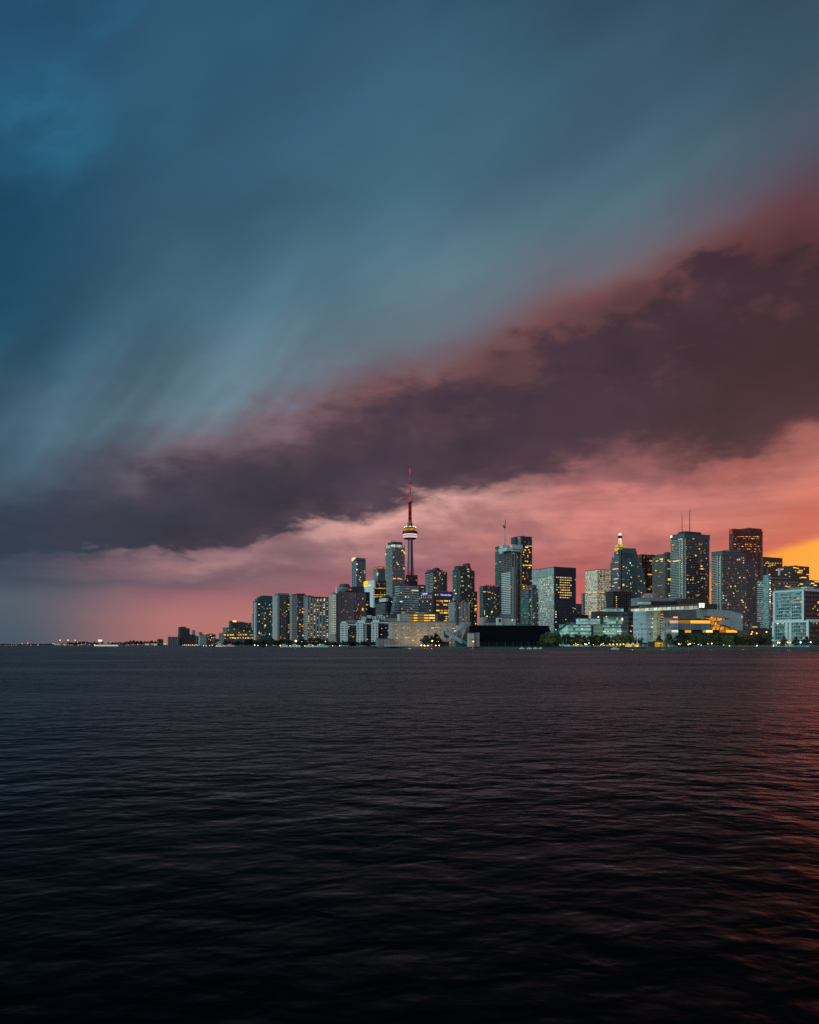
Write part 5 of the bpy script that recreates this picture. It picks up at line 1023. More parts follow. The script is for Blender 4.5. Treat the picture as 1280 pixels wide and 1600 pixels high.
for x, y, w, mt in ((986,986.4,3,YEL),(991,986.6,2,YEL),(995.4,987,2.4,YEL),(999,986.8,2.4,YEL),(1003,969,7,YEL),(997,969.2,3,ORG),(993,968.6,2,WARM),(1004.6,975.6,6,YEL),(1009,982,3,YEL),(1000,993,3,ORG),(1006,994,4,YEL),(988,978,3,ORG)): b.litpx('R', x, y, w, 1.6, mt)
for x in (993.6, 1005.6): b.litpx('R', x, 962.4, 2, 2, LAMPW, off=1.0, part='wall_lamp')
m = MB(); p = P(1006.6, 954.2, 770)
m.lathe((p.x, p.y), [(0,p.z-1.2),(1.1,p.z-.4),(1.4,p.z+.7),(0,p.z+.2)], 10); m.build('satellite_dish', STEEL, b.root)
b = Bld('construction_frame', 'dark open concrete frame of a building going up in front of the gold-topped tower', 946, 958, 987, 924.6, 1320, facade('open_frame', (.085,.075,.095), (.010,.010,.014), 3.6, 4.2, .76, .74, .8, .9, 0), floor=3.6, bay=4.2, roofm=RUST)
b.bands('R', solid('frame_slab_dark', (.085,.075,.095), .8), 0, 1, .6, .4, 'floor_slab'); b.block('lower_wing', 980, 984, 998, 932, 1330, facade('open_frame', (.085,.075,.095), (.010,.010,.014), 3.6, 4.2, .76, .74, .8, .9, 0))
for y in (932.6, 935.4, 938.4, 941.4, 945, 948.4): b.litpx('R', 963.4, y, 1.7, 1.6, YEL)
b.red(967.6, 918.4, 1318, 1.5); b.mast(967.6, 924.6, 919.8, 1318, .3, .3, STEEL, 'light_mast')
b.block('lit_hoist', 944.6, 945.4, 947.4, 938, 1310, CONCB, dl=3); 
for j in range(5): b.litpx('R', 946.2, 940.5+j*3.4, 1.5, 1.6, PALE, b=Block(944.6, 945.4, 947.4, 938, 1308, dl=3))
t = thing('tower_crane', P(955.4, 924, 1400), 'dark tower crane with a short level jib crossing the beige tower', 'crane'); D = 1400
m = MB(); m.beam(P(955.4, 940, D), P(955.4, 897, D), 1.4, 1.4); m.build('mast', STEEL, t); m = MB(); m.beam(P(955.4, 899.6, D), P(937, 900.4, D), 1.2, 1.0); m.build('jib', STEEL, t); m = MB(); m.beam(P(937.6, 899, D), P(939.8, 901.6, D), 3, 2.2); m.build('counterweight', STEEL, t)
b = front('waterfront_college', 'large pale college building glowing orange inside, with a folded metal end', 1010, 1037, 951.6, 722, facade('college_pale', (.42,.49,.53), (.30,.36,.40), 4.4, 2.4, .85, .35, .25), 26, roofm=MECHG, floor=4.4, ue=KU, un=KN)
amber = glow('interior_amber', [(255,176,52)], 1.05, spread=0, pattern=(2.6, 30)); amb2 = glow('interior_orange', [(255,158,44)], .95, spread=0, pattern=(1.8, 2.6)); strip = glow('strip_pale_lit', [(214,230,206)], .82, spread=0, pattern=(3.2, 30))
kb(b, 'stair_tower', 1026, 1031.8, 951.4, 716, facade('stair_cream', (.58,.54,.36), (.42,.40,.28), 4.4, 1.6, .6, .7, .3), d=8); kb(b, 'spiral_stair', 1032, 1037, 951.6, 717.4, solid('stair_wood', (.30,.13,.055), .7), d=8)
q = Block(1032, 1032.01, 1037, 951.6, 717.2, dl=8, ue=KU, un=KN)
for j in range(10): b.litpx('R', 1034.5, 960+j*4.1, 3.8, 1.1, glow('stair_amber', [(255,196,84)], .8, spread=.2), b=q, part='stair_light')
for x, y, w, mt in ((1019.5,966.8,9,strip),(1019.5,973.8,9,strip),(1018,980,11,strip),(1022,987.2,7,strip),(1022,966.8,3,YEL)): b.litpx('R', x, y, w, 2.4, mt)
kb(b, 'upper_hall', 1037, 1096, 951.8, 728, solid('hall_grey_violet', (.19,.19,.215), .6), base=967, d=26, cap=MECHG); kb(b, 'upper_hall', 1095, 1110, 952.4, 726, solid('hall_silver', (.40,.47,.50), .5), base=966, d=26)
kb(b, 'glass_block', 1038.4, 1060, 966, 712, facade('block_blue_glass', (.36,.45,.50), (.24,.32,.37), 4.4, 1.6, .8, .9, .25), d=14, cap=MECHG)
q = Block(1038.4, 1038.41, 1060, 966, 711.6, dl=14, ue=KU, un=KN); b.litpx('R', 1049.4, 971.8, 20, 4.4, glow('interior_rose', [(232,180,150)], .72, spread=0, pattern=(2.6, 30)), b=q, part='lit_gallery'); b.litpx('R', 1051, 986.4, 19, 3.8, strip, b=q, part='lit_gallery'); b.litpx('R', 1055.6, 964.6, 7, 2.2, YEL, b=q)
kb(b, 'rear_hall', 1052, 1135, 964, 734, ROOFD, d=12)
kb(b, 'gallery_floor', 1060, 1112, 968.4, 719, MECHG, base=984, d=10); q = Block(1060, 1060.01, 1112, 968.4, 718.6, dl=10, ue=KU, un=KN); b.litpx('R', 1085.6, 971.9, 49, 4.6, amber, b=q, part='lit_gallery'); kb(b, 'gallery_parapet', 1060, 1111.4, 975.2, 717.4, facade('parapet_blue_grey', (.20,.23,.27), (.15,.175,.21), 30, 1.2, .7, 1, .3), base=984, d=1)
q = Block(1052, 1052.01, 1135, 964, 733.4, dl=12, ue=KU, un=KN)
for x0, x1, mt in ((1064,1074,ORG),(1082,1099,amb2),(1099,1116,amb2),(1116,1134,amb2)): b.litpx('R', (x0+x1)/2, 965.6, x1-x0, 2.8, mt, b=q, part='lit_gallery')
kb(b, 'ground_floor', 1060, 1152, 984, 720, NAVY, d=10); q = Block(1060, 1060.01, 1152, 984, 719.6, dl=10, ue=KU, un=KN)
for x0, x1, mt in ((1070.5,1080,YEL),(1098.6,1113.6,glow('interior_cream', [(255,220,130)], 1.1, spread=0, pattern=(2.2, 30))),(1125,1153,amber)): b.litpx('R', (x0+x1)/2, 986.6, x1-x0, 3.8, mt, b=q, part='lit_gallery')
kb(b, 'atrium', 1111, 1150, 963.6, 727, amb2, d=3, base=985)
for x0, y0, x1, y1 in ((1112,984,1121,964),(1124,984,1130,966),(1113,972,1138,971),(1112,978,1148,979)): m = MB(); m.beam(P(x0, y0, 722.5), P(x1, y1, 724.5), .45, .6); m.build('atrium_beam', solid('beam_brown', (.12,.06,.03), .7), b.root)
sil = solid('folded_metal_panel', (.30,.34,.375), .45); 
def panel(part, pts, D, th, mat):
    """flat-sided volume read off the photo: front outline at D, carried back by th"""
    m = MB(); A = [P(x, y, D+(x-1100)*.085) for x, y in pts]; k = Vector((-KU.y*th, KU.x*th, 0)); Bq = [p+k for p in A]
    m.poly(A[::-1]); m.poly(Bq)
    for i in range(len(A)): j = (i+1) % len(A); m.poly([A[i], A[j], Bq[j], Bq[i]])
    return m.build(part, mat, b.root)
panel('folded_end', [(1108,951.8),(1131,953.4),(1131,964.6),(1142,966.6),(1128,969.6),(1128,976.6),(1148,983.6),(1160.5,986),(1160.5,959.4),(1145,955),(1131,953.4)][0:3]+[(1131,964.6),(1108,962)], 716, 16, sil)
panel('folded_end', [(1131,953.4),(1145,955),(1160.5,959.4),(1160.5,986),(1150,983.8),(1142,979),(1142,966.6),(1131,964.6)], 716.4, 14, sil); panel('folded_end', [(1128,969.6),(1142,967.4),(1142,979),(1128,975.6)], 715.6, 8, sil)
b.litpx('R', 1159.3, 964, 1.6, 4, WARM, b=Block(1100, 1100.01, 1162, 950, 712, dl=3, ue=KU, un=KN))
kb(b, 'roof_pavilion', 998, 1066, 933.6, 748, MECHG, base=946, d=16); kb(b, 'roof_pavilion', 1064, 1105, 935.4, 744, solid('pavilion_maroon', (.055,.03,.035), .7), base=950, d=16); kb(b, 'pavilion_glass', 1018, 1064, 939, 747.2, NAVY, base=944.6, d=1); kb(b, 'pavilion_glass', 998.6, 1017, 940.6, 747, F_TEALL, base=944.4, d=1)
kb(b, 'maroon_end', 1102, 1121, 943.4, 738, solid('pavilion_maroon', (.055,.03,.035), .7), base=952, d=12)
panel('glass_strip', [(994,951.2),(1090,946.4),(1092,951.4),(994,954.6)], 714, 10, strip); panel('strip_roof', [(992,949.6),(1103,941.8),(1104,943.8),(992,951.2)], 713.4, 12, solid('strip_roof_copper', (.20,.09,.065), .6))
for x in (1094.6, 1099.2): panel('lit_window', [(x-1.6,942.6),(x+1.6,942.4),(x+1.6,949.2),(x-1.6,949.4)], 712.6, .6, WHITE)
m = MB(); A = [(GX(1018+16*math.cos(a), 760), 760+9*math.sin(a)) for a in [2*math.pi*i/28 for i in range(28)]]; m.prism(A, ZY(935.6, 760), ZY(929.6, 760)); m.build('oval_lounge', solid('lounge_grey_rose', (.20,.165,.175), .5), b.root)
m = MB(); A = [(GX(1018+12*math.cos(a), 760), 760+7*math.sin(a)) for a in [2*math.pi*i/28 for i in range(28)]]; m.prism(A, ZY(929.7, 760), ZY(928, 760)); m.build('lounge_roof', solid('lounge_roof_pale', (.28,.28,.30), .6), b.root)
for x, y in ((1006,932.6),(1018.4,932),(1033.4,932.2)): b.red(x, y, 748, .5)
# ---- framed teal condominium at the right edge
b = Bld('framed_condo', 'mid-rise teal condominium with pale frames and balconies at the right edge', 1210, 1258, 1312, 921.5, 700, F_GLASSF, floor=3.0, bay=2.2, base=969.6, dr=60, roofm=MECHG)
fm = solid('frame_pale_teal', (.64,.74,.75), .55); bb = b.b
b.block('dark_front', 1258, 1258.4, 1310, 922.4, 698.6, F_NAVY, base=969.2, dr=58, dl=1.6)
for side in 'LR':
    O, t_, n, L = bb.face(side); L = min(L, 58)
    for z in (bb.z1-.4, bb.z0+.5): slab(b.root, 'frame_beam', fm, bb.at(side, L/2, z, .7), t_, (L, 1.5, 1.3))
b.fins('L', fm, xs=(1257.2, 1211.4), w=1.9, d=1.6, part='frame_post')
q = Block(1208.4, 1265.6, 1318, 970.2, 690, dr=60); m = MB(); m.prism(q.poly, BASE, q.z1, 2.2); m.build('lower_block', F_GLASSF, b.root)
b.block('dark_front', 1265.6, 1266, 1316, 971, 688.6, F_NAVY, dr=58, dl=1.6)
for side in 'LR':
    O, t_, n, L = q.face(side); L = min(L, 58); slab(b.root, 'frame_beam', fm, q.at(side, L/2, q.z1-.4, .7), t_, (L, 1.5, 1.4))
b.fins('L', fm, xs=(1209.6, 1230.8, 1236.6, 1264.4), w=2.2, d=1.5, part='frame_post', b=q)
b.bands('L', solid('balcony_slab_teal', (.48,.60,.62), .55), .12, .33, 1.4, .5, b=bb); b.bands('L', solid('balcony_slab_teal', (.48,.60,.62), .55), .46, .80, 1.4, .5, b=bb); b.bands('L', solid('balcony_slab_dim', (.26,.34,.36), .55), .06, .40, 1.2, .4, b=q); b.bands('R', solid('balcony_slab_teal', (.48,.60,.62), .55), .42, .9, 1.4, .5, b=bb)
b.bands('L', solid('balcony_slab_dim', (.26,.34,.36), .55), .66, .95, 1.0, .35, b=q)
for x, y, w, h, mt in ((1243,940.8,2.4,2.8,WARM),(1246.6,941,2.6,2.8,WARM),(1252.4,940.8,5,3.4,YEL),(1244,948,2,2.6,PALE),(1247,934.8,2.6,1.8,WARM),(1232,960.4,2.4,3.4,solid('blind_pale', (.5,.6,.58), .5)),(1236.6,960.4,2.4,3.4,solid('blind_pale', (.5,.6,.58), .5)),(1252,960,2,3.2,solid('blind_pale', (.5,.6,.58), .5))): b.litpx('L', x, y, w, h, mt, off=.1 if 'blind' not in mt.name else .05, part='lit_window' if 'blind' not in mt.name else 'blind')
for x, y, w, h, mt in ((1278,941.4,4,3,YEL),(1272,947.6,2.4,4,ORG),(1277,960.4,2.4,3,ORG),(1269,951,1.6,2,YEL),(1276,953.6,1.6,2,YEL)): b.litpx('R', x, y, w, h, mt, off=1.0)
for x, y, w, h, mt in ((1215.4,974.2,3.6,2.4,WARM),(1222,974.2,1.6,2.2,PALE),(1224,974.2,1.4,2.2,PALE),(1253,985.6,1.8,1.6,WARM)): b.litpx('L', x, y, w, h, mt, b=q)
b.litpx('R', 1269.4, 974, 2, 2.4, WARM, b=q, off=1); b.litpx('R', 1274.6, 974.2, 1.6, 2, WARM, b=q, off=1); b.lit('L', 10, [PALE, ORG], b=q)
b.block('roof_storey', 1234, 1251, 1290, 919, 730, F_GLASSF, base=922, dr=30, cap=MECHG)
b.block('entrance_canopy', 1209, 1215, 1219, 1000.4, 683, fm, base=1001.2, dl=6); 
b.block('roof_frame', 1260, 1261, 1276, 916.6, 720, WHITEC, base=921.6, dl=6, dr=9)
b = front('low_red_block', 'dim low reddish block with orange street lamps in front, left of the framed condominium', 1170, 1209, 984.6, 900, solid('brick_dim_red', (.11,.05,.05), .85), 20, bay=20, ue=KU, un=KN)
b.litpx('R', 1180, 979.6, 3, 1.4, YEL, off=1); b.block('rear_block', 1172, 1176, 1188, 973, 1000, F_CONDOD); b.litpx('R', 1178, 979.6, 8, 1.2, YEL, off=2)
for x, y in ((1175.8,987.4),(1182.6,989.6),(1198,987.6),(1174.4,990.8)): lamp(x, y, 800, 'bright orange street lamp left of the framed condominium', 'orange street lamps by the framed condominium', .62, glow('lamp_orange_red', [(255,150,70),(255,130,60)], 7, sample=True, spread=.2))

# ---------------------------------------------------------------- trees
def leafmat(name, cols):
    m, t, p = newmat(name); oi = t.new('ShaderNodeObjectInfo').outputs['Random']; g = t.new('ShaderNodeTexCoord').outputs['Object']
    f = t.m('FRACT', t.add(t.mul(t.noise(g, .9, 3, .6), 1.3), t.mul(oi, .4)))
    t.put(p.inputs['Base Color'], t.ramp(f, [(i/(len(cols)-1), (*c, 1)) for i, c in enumerate(cols)], 'LINEAR')); p.inputs['Roughness'].default_value = .6
    return m
LEAF = leafmat('leaves_green', [(.030,.060,.018),(.050,.095,.028),(.075,.120,.035),(.042,.080,.026)])
LEAFY = leafmat('leaves_yellow_green', [(.060,.085,.020),(.095,.120,.030),(.075,.105,.030),(.120,.125,.035)])
LEAFD = leafmat('leaves_dark', [(.018,.036,.022),(.026,.050,.028),(.036,.058,.030),(.022,.042,.026)])
BARK = solid('bark_brown', (.05,.038,.03), .9)
def tree_meshes(seed, leaf, wide=1.0, n=1700, conif=False):
    """unit tree, 1 m high: tapered trunk with limbs, crown of leaf clusters in uneven lumps"""
    r = random.Random(seed); tb = MB(); tb.tube((0,0,0), (.01,0,.34), .022, .015, 7); limbs = []
    for k in range(7):
        a = r.uniform(0, 6.28); h = r.uniform(.24, .40); e = (math.cos(a)*r.uniform(.1,.24)*wide, math.sin(a)*r.uniform(.1,.24)*wide, h+r.uniform(.16,.36)); tb.tube((.006,0,h), e, .011, .004, 5); limbs.append(e)
    tb.tube((.01,0,.34), (.0,.01,.8), .014, .003, 5)
    cl = []
    for k in range(26):
        a = r.uniform(0, 6.28); zz = r.random(); rad = (.34*math.sin(math.pi*min(1, .16+.84*zz)**.8)+.04)*wide*r.uniform(.45, 1.02)
        cl.append((math.cos(a)*rad, math.sin(a)*rad, .20+.70*zz, r.uniform(.10, .17)))
    cb = MB()
    for i in range(n):
        x, y, z, q = r.choice(cl); d = Vector((r.gauss(0,1), r.gauss(0,1), r.gauss(0,1))); d.normalize(); c = Vector((x, y, z))+Vector((d.x*wide, d.y*wide, d.z*.85))*q*r.random()**.35
        if c.z > 1.0 or c.z < .12: continue
        s = r.uniform(.026, .05); u = Vector((r.gauss(0,1), r.gauss(0,1), r.gauss(0,1))); u.normalize(); w = u.orthogonal(); w.normalize()
        cb.poly([c-u*s, c-w*s*.62, c+u*s, c+w*s*.62])
    res = []
    for mb, mt, nm in ((tb, BARK, 'trunk'), (cb, leaf, 'crown')):
        me = bpy.data.meshes.new(nm); me.from_pydata(mb.v, [], mb.f); me.materials.append(mt); res.append(me)
    return res
PROT = {'g': [tree_meshes(s, LEAF, w) for s, w in ((1,1.0),(2,1.15),(3,.9))], 'y': [tree_meshes(s, LEAFY, w) for s, w in ((4,1.05),(5,.95))], 'd': [tree_meshes(s, LEAFD, w) for s, w in ((6,1.1),(7,1.3),(8,.95))]}
trng = random.Random(77)
def tree(x, top, wpx, D, kind, label, group=None, base=BASE):
    p = P(x, top, D); h = p.z-base; tk, cr = trng.choice(PROT[kind])
    t = thing('tree', (p.x, p.y, base), label, 'tree', group, trng.uniform(0, 6.28)); W_ = wpx/F*D/.72
    t.scale = (W_, W_, h)
    for nm, me in (('trunk', tk), ('crown', cr)):
        o = bpy.data.objects.new(nm, me); COL.objects.link(o); o.parent = t
    return t
L1, G1 = 'broad green tree in the unbroken row before the low teal office', 'trees before the low teal office'
for i in range(22):
    x = 847+i*6.6; tree(x+trng.uniform(-1,1), (988.5 if x < 893 else 991.5)+trng.uniform(-2,2.8)+(3 if x < 851 else 0), 12+trng.uniform(-3,3.5), 735-(x-846)*.1+trng.uniform(-4,4), 'g' if trng.random() < .75 else 'y', L1, G1)
for x in (996, 1004, 1011): tree(x, 994+trng.uniform(-1,1), 10, 730, 'd', 'dark tree beside the dark office block', 'trees by the dark office block')
for x, top, w, k, lab in ((1030.6,991.4,10,'d','compact dark round tree left of the big one before the college'),(1044.6,989.6,16,'g','large round green tree before the blue glass block of the college'),(1059,991.4,11,'d','round dark tree right of the large one before the college')): tree(x, top, w, 700, k, lab)
L2, G2 = 'leafy tree in the shaded row along the promenade below the college', 'promenade trees below the college'
x = 1069
while x < 1206:
    k = 'y' if trng.random() < .42 else ('g' if trng.random() < .5 else 'd'); tree(x, 991.4+trng.uniform(-2.6,3.2), 13+trng.uniform(-4,4.5), 692+trng.uniform(-8,8), k, L2, G2); x += trng.uniform(6.2, 8.4)
for x, lab in ((1225.4,'dark round tree under the left of the framed condominium'),(1243,'dark round tree under the middle of the framed condominium'),(1259.6,'dark round tree under the corner of the framed condominium'),(1279,'dark tree at the very right edge of the quay')): tree(x, 993.4+trng.uniform(-1,1), 11, 668, 'd', lab)
tree(665.6, 991.6, 14, 872, 'd', 'dark round tree before the pale factory wall, left of a taller one'); tree(673, 990.8, 11, 876, 'd', 'dark tree in the gap of the clump before the factory wall'); tree(683, 988.8, 15, 870, 'd', 'tall dark tree beside a bright lamp before the pale factory wall')
L3, G3 = 'dark tree in the clump at the foot of the teal glass tower and concrete tower', 'dark trees below the left towers'
for x in range(388, 460, 6): tree(x+trng.uniform(-2,2), 998.6+trng.uniform(-1.4,2.2), 12, 1400, 'd', L3, G3)
L4, G4 = 'dark tree before the wide hotel slab', 'dark trees before the hotel slab'
for x in range(468, 516, 6): tree(x+trng.uniform(-1.5,1.5), (996.4 if 480 < x < 504 else 999)+trng.uniform(-1,2), 11, 1330, 'd', L4, G4)
L5, G5 = 'low dark tree below the white waterfront condominium', 'low trees below the white condominium'
for x in range(514, 590, 5): tree(x+trng.uniform(-1.5,1.5), 1002+trng.uniform(-1,1.2), 9, 1050+ (200 if x < 532 else 0), 'd', L5, G5)
L6, G6 = 'small dark tree on the far left shore', 'trees on the far left shore'
for i in range(26):
    x = 108+i*5.6; D = 4300 if x < 140 else 3500 if x < 190 else 2900
    tree(x, 1003+trng.uniform(-1,1)-(2 if 196 < x < 250 else 0), 8, D*1.02, 'd', L6, G6)
for i in range(22): tree(-4+i*5.2, 1006.1+trng.uniform(-.5,.6), 9, 4750, 'd', 'tiny dark tree on the farthest strip of shore at the left edge', 'trees on the farthest shore')
for x in range(352, 396, 6): tree(x+trng.uniform(-2,2), 1001.4+trng.uniform(-1,1), 8, 1790, 'd', 'dark tree before the terraced apartment block', 'trees before the terraced block')
# ---------------------------------------------------------------- quay furniture and boats
def shore_y(x):
    for (x0, d0), (x1, d1) in zip(SHORE, SHORE[1:]):
        if x0 <= x <= x1: return d0+(d1-d0)*(x-x0)/(x1-x0)
    return 600
t = thing('promenade_railing', (GX(1180, 655), 655, BASE), 'long thin metal railing along the quay edge below the promenade trees', 'railing'); rl = solid('railing_grey', (.30,.30,.32), .5)
for z in (.55, 1.1):
    m = MB(); pv = None
    for x in range(1085, 1292, 4):
        d = shore_y(x)*1.004; p = Vector((GX(x, d), d, BASE+.05+z))
        if pv: m.tube(pv, p, .06, .06, 5)
        pv = p
    m.build('rail', rl, t)
for x in [1085+i*2.45 for i in range(84)]:
    d = shore_y(x)*1.004; slab(t, 'post', rl, (GX(x, d), d, BASE+.66), Vector((1,0)), (.16, .16, 1.25))
lp_g = 'lamps under the promenade trees'
for x, y in ((953,1006.8),(958.4,1007),(964.4,1006.6),(969.6,1006.8),(974.6,1006.6)): lamp(x, y, 712, 'amber lantern in the string below the tree row by the white tent', 'amber lanterns by the white tent', .55, glow('lamp_amber', [(255,180,40),(255,165,40)], 4, sample=True, spread=.3))
for i in range(34):
    x = trng.choice((trng.uniform(895,945), trng.uniform(1056,1200), trng.uniform(1060,1110))); lamp(x, 1006.2+trng.uniform(-1.6,1.8), 690+trng.uniform(-6,10) if x > 1010 else 718, 'small warm lamp glowing beneath the trees along the quay', lp_g, trng.uniform(.16,.3), LAMPW)
for x, y in ((1112.4,1005.6),(1140,1009),(1183,1009),(1209,1009),(1061,1006.2),(1078.5,1006)): lamp(x, y, 676, 'small bright lamp on the promenade edge', 'bright lamps on the promenade edge', .42)
for x, y in ((1215.6,1004),(1218.4,1004),(1231,1003.8),(1235.4,1003.8),(1251.4,1003.8),(1254.6,1003.8),(1267,1003.6)): lamp(x, y, 672, 'warm entrance lamp at the foot of the framed condominium', 'entrance lamps of the framed condominium', .5)
pool(1233, 1003, 676, 500, (1,.75,.4)); pool(1217, 1003, 676, 500, (1,.75,.4)); pool(1253, 1003, 674, 500, (1,.75,.4)); pool(1036, 1004, 690, 600, (1,.72,.25)); pool(1075, 1005, 684, 500, (1,.7,.3)); pool(964, 1005, 706, 500, (1,.66,.22)); pool(1112, 1005, 678, 450, (1,.72,.35)); pool(1160, 1005, 672, 900, (1,.72,.4))
t = thing('canopy_tent', P(988, 1010, 703), 'low white canopy tent lit from inside at the water edge', 'tent')
m = MB(); D = 703
for x in (978, 985.4, 992.8):
    q = [P(x, 1007, D), P(x+7, 1007, D), P(x+7, 1007, D+5), P(x, 1007, D+5)]; a = P(x+3.5, 1004, D+2.5)
    for i in range(4): m.poly([q[i], q[(i+1) % 4], a])
m.build('roof', solid('canvas_white', (.7,.66,.5), .8), t); m = MB(); q = Block(979, 979.01, 999, 1007.2, D+1, dl=3, ue=FRONT, un=BACK); m.prism(q.poly, BASE, q.z1); m.build('side_wall', glow('canvas_lit', [(238,214,130)], .62, spread=0, pattern=(2.2, 30)), t); pool(988, 1006.4, 701, 300, (1,.8,.4))
b = front('quay_kiosk', 'small yellow lit kiosk beneath the large round tree by the college', 1025.5, 1036, 1003.4, 696, glow('kiosk_yellow', [(214,164,40)], .6, spread=0, pattern=(1.6, 30)), 4, bay=1.6); b.litpx('R', 1030, 1005.4, 5, 1.6, YEL)
b = front('quay_shed', 'small pale green shed on the quay below the promenade trees', 1046, 1053, 1007.2, 688, solid('shed_pale_green', (.16,.30,.26), .7), 3, bay=10)
b = front('ticket_booth', 'small grey booth right of the white canopy tent', 1005.6, 1012, 1006.4, 702, MECHG, 3, bay=10)
for x, lab, y0, y1 in ((995.6,'thin mast strung with white lights beside the white tent', 1006, 985.6),(1018.4,'dark mast strung with white lights on a black base', 1004, 986)):
    p = P(x, 1008, 700); t = thing('light_mast', (p.x, p.y, BASE), lab, 'mast'); D = 700
    m = MB(); m.tube(P(x, 1009.4, D), P(x, y1-1, D), .32, .18, 8); m.build('pole', STEEL, t)
    y = y0
    while y > y1:
        m = MB(); q = P(x, y, D); m.lathe((q.x, q.y-.4), [(0,q.z-.24),(.26,q.z),(0,q.z+.24)], 8); m.build('bulb', WHITE, t); y -= 2.1
    if x > 1000:
        m = MB(); q = P(x, 1010, D); m.prism([(q.x-2.6,q.y-1.5),(q.x+2.6,q.y-1.5),(q.x+2.6,q.y+1.5),(q.x-2.6,q.y+1.5)], BASE, BASE+4.6); m.build('base', ROOFD, t)
        m = MB(); m.beam(P(x, 1000, D), P(x+.1, 986, D), 1.0, 1.0); m.build('lattice', STEEL, t)
    else: lamp(995.8, 1009.4, 696, 'yellow lamp low at the foot of the thin light mast', None, .5, glow('lamp_amber', [(255,180,40),(255,165,40)], 4, sample=True, spread=.3))
def boat(name, label, x0, x1, D, hull, cabins, lights=(), group=None, hullh=1.6, flip=False):
    a, c = GX(x0, D), GX(x1, D); L = c-a; w = min(L*.14, 7.0); t = thing(name, ((a+c)/2, D, 0), label, 'boat', group); m = MB()
    prof = [(0,.55),(.08,.9),(.5,1.0),(.9,.85),(1,.08)]
    if flip: prof = [(1-u, v) for u, v in prof][::-1]
    def ring(k, z, s): return [(a+u*L if True else 0, D-v*w*s*k, z) for u, v in prof]
    for (u0, v0), (u1, v1) in zip(prof, prof[1:]):
        for sg in (-1, 1):
            q = [(a+u0*L, D+sg*v0*w*.8, -.3), (a+u1*L, D+sg*v1*w*.8, -.3), (a+u1*L, D+sg*v1*w, hullh), (a+u0*L, D+sg*v0*w, hullh)]; m.poly(q if sg < 0 else q[::-1])
        m.poly([(a+u0*L, D-v0*w, hullh-.05), (a+u1*L, D-v1*w, hullh-.05), (a+u1*L, D+v1*w, hullh-.05), (a+u0*L, D+v0*w, hullh-.05)])
    m.build('hull', hull, t); z = hullh
    for nm, u0, u1, h, mt, z0 in cabins:
        q = MB(); q.prism([(a+u0*L, D-w*.7), (a+u1*L, D-w*.7), (a+u1*L, D+w*.7), (a+u0*L, D+w*.7)], z0, z0+h, 2.0); q.build(nm, mt, t)
    for u, zz, mt, r in lights:
        q = MB(); q.lathe((a+u*L, D-w*.75), [(0,zz-r),(r,zz),(0,zz+r)], 8); q.build('deck_lamp', mt, t)
    return t
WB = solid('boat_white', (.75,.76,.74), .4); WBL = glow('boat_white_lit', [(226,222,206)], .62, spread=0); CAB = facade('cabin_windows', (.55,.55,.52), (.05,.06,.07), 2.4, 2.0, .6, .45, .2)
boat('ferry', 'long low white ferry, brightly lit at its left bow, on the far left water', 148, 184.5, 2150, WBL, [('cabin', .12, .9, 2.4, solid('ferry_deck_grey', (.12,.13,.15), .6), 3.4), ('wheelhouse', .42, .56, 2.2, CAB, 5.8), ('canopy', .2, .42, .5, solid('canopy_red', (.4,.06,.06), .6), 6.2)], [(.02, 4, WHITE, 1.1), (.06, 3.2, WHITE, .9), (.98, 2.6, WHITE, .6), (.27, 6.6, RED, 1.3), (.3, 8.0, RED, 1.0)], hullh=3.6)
t = thing('control_tower', P(156.4, 1006, 3600), 'small airport control tower with two bright lit rings behind the ferry', 'tower'); p = P(156.4, 1006, 3600); z = lambda y: ZY(y, 3600)
for part, prof, mt in (('shaft', [(4.5, BASE), (4.5, z(1002.6))], WHITEC), ('lit_ring', [(5.5, z(1002.6)), (6.6, z(1001.6)), (5.5, z(1001.4))], WARM), ('cab', [(5.5, z(1001.4)), (7.0, z(1000.6)), (7.0, z(999.4))], WHITE), ('roof', [(7.4, z(999.4)), (6, z(998.4)), (0, z(998.2))], MECHG)):
    m = MB(); m.lathe((p.x, p.y), [(r*1.2, q) for r, q in prof], 14); m.build(part, mt, t)
t = thing('arched_hangar', P(165, 1006, 3400), 'small pale arched hangar roof behind the ferry', 'hangar'); m = MB(); p = P(165.6, 1004.6, 3400)
arc = [(p.x+11*math.cos(math.pi*i/12), BASE+4+10*math.sin(math.pi*i/12)) for i in range(13)]
for (x0, z0), (x1, z1) in zip(arc, arc[1:]): m.poly([(x0,p.y,z0),(x0,p.y+30,z0),(x1,p.y+30,z1),(x1,p.y,z1)]); 
m.poly([(x, p.y, z) for x, z in arc][::-1]); m.build('roof', solid('hangar_pale', (.5,.45,.45), .6), t)
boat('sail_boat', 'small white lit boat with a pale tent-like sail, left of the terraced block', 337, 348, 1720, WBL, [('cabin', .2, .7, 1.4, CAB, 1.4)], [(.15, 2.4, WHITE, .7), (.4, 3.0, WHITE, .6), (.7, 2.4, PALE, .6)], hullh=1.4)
t = thing('sail', P(342, 1008, 1722), 'pale triangular lit sail above the small white boat', 'sail'); m = MB(); q = [P(338, 1008.6, 1722), P(347.4, 1008.6, 1722), P(341.8, 1002.6, 1722)]; k = Vector((0,.4,0)); m.poly(q); m.poly([v+k for v in q][::-1])
for i in range(3): m.poly([q[i], q[i]+k, q[(i+1)%3]+k, q[(i+1)%3]])
m.build('cloth', glow('sail_lit', [(196,206,186)], .5, spread=0, pattern=(2.5, 2.5)), t); m = MB(); m.tube(P(341.8, 1009, 1722.6), P(341.8, 1000.6, 1722.6), .18, .1, 6); m.build('mast', STEELL, t)
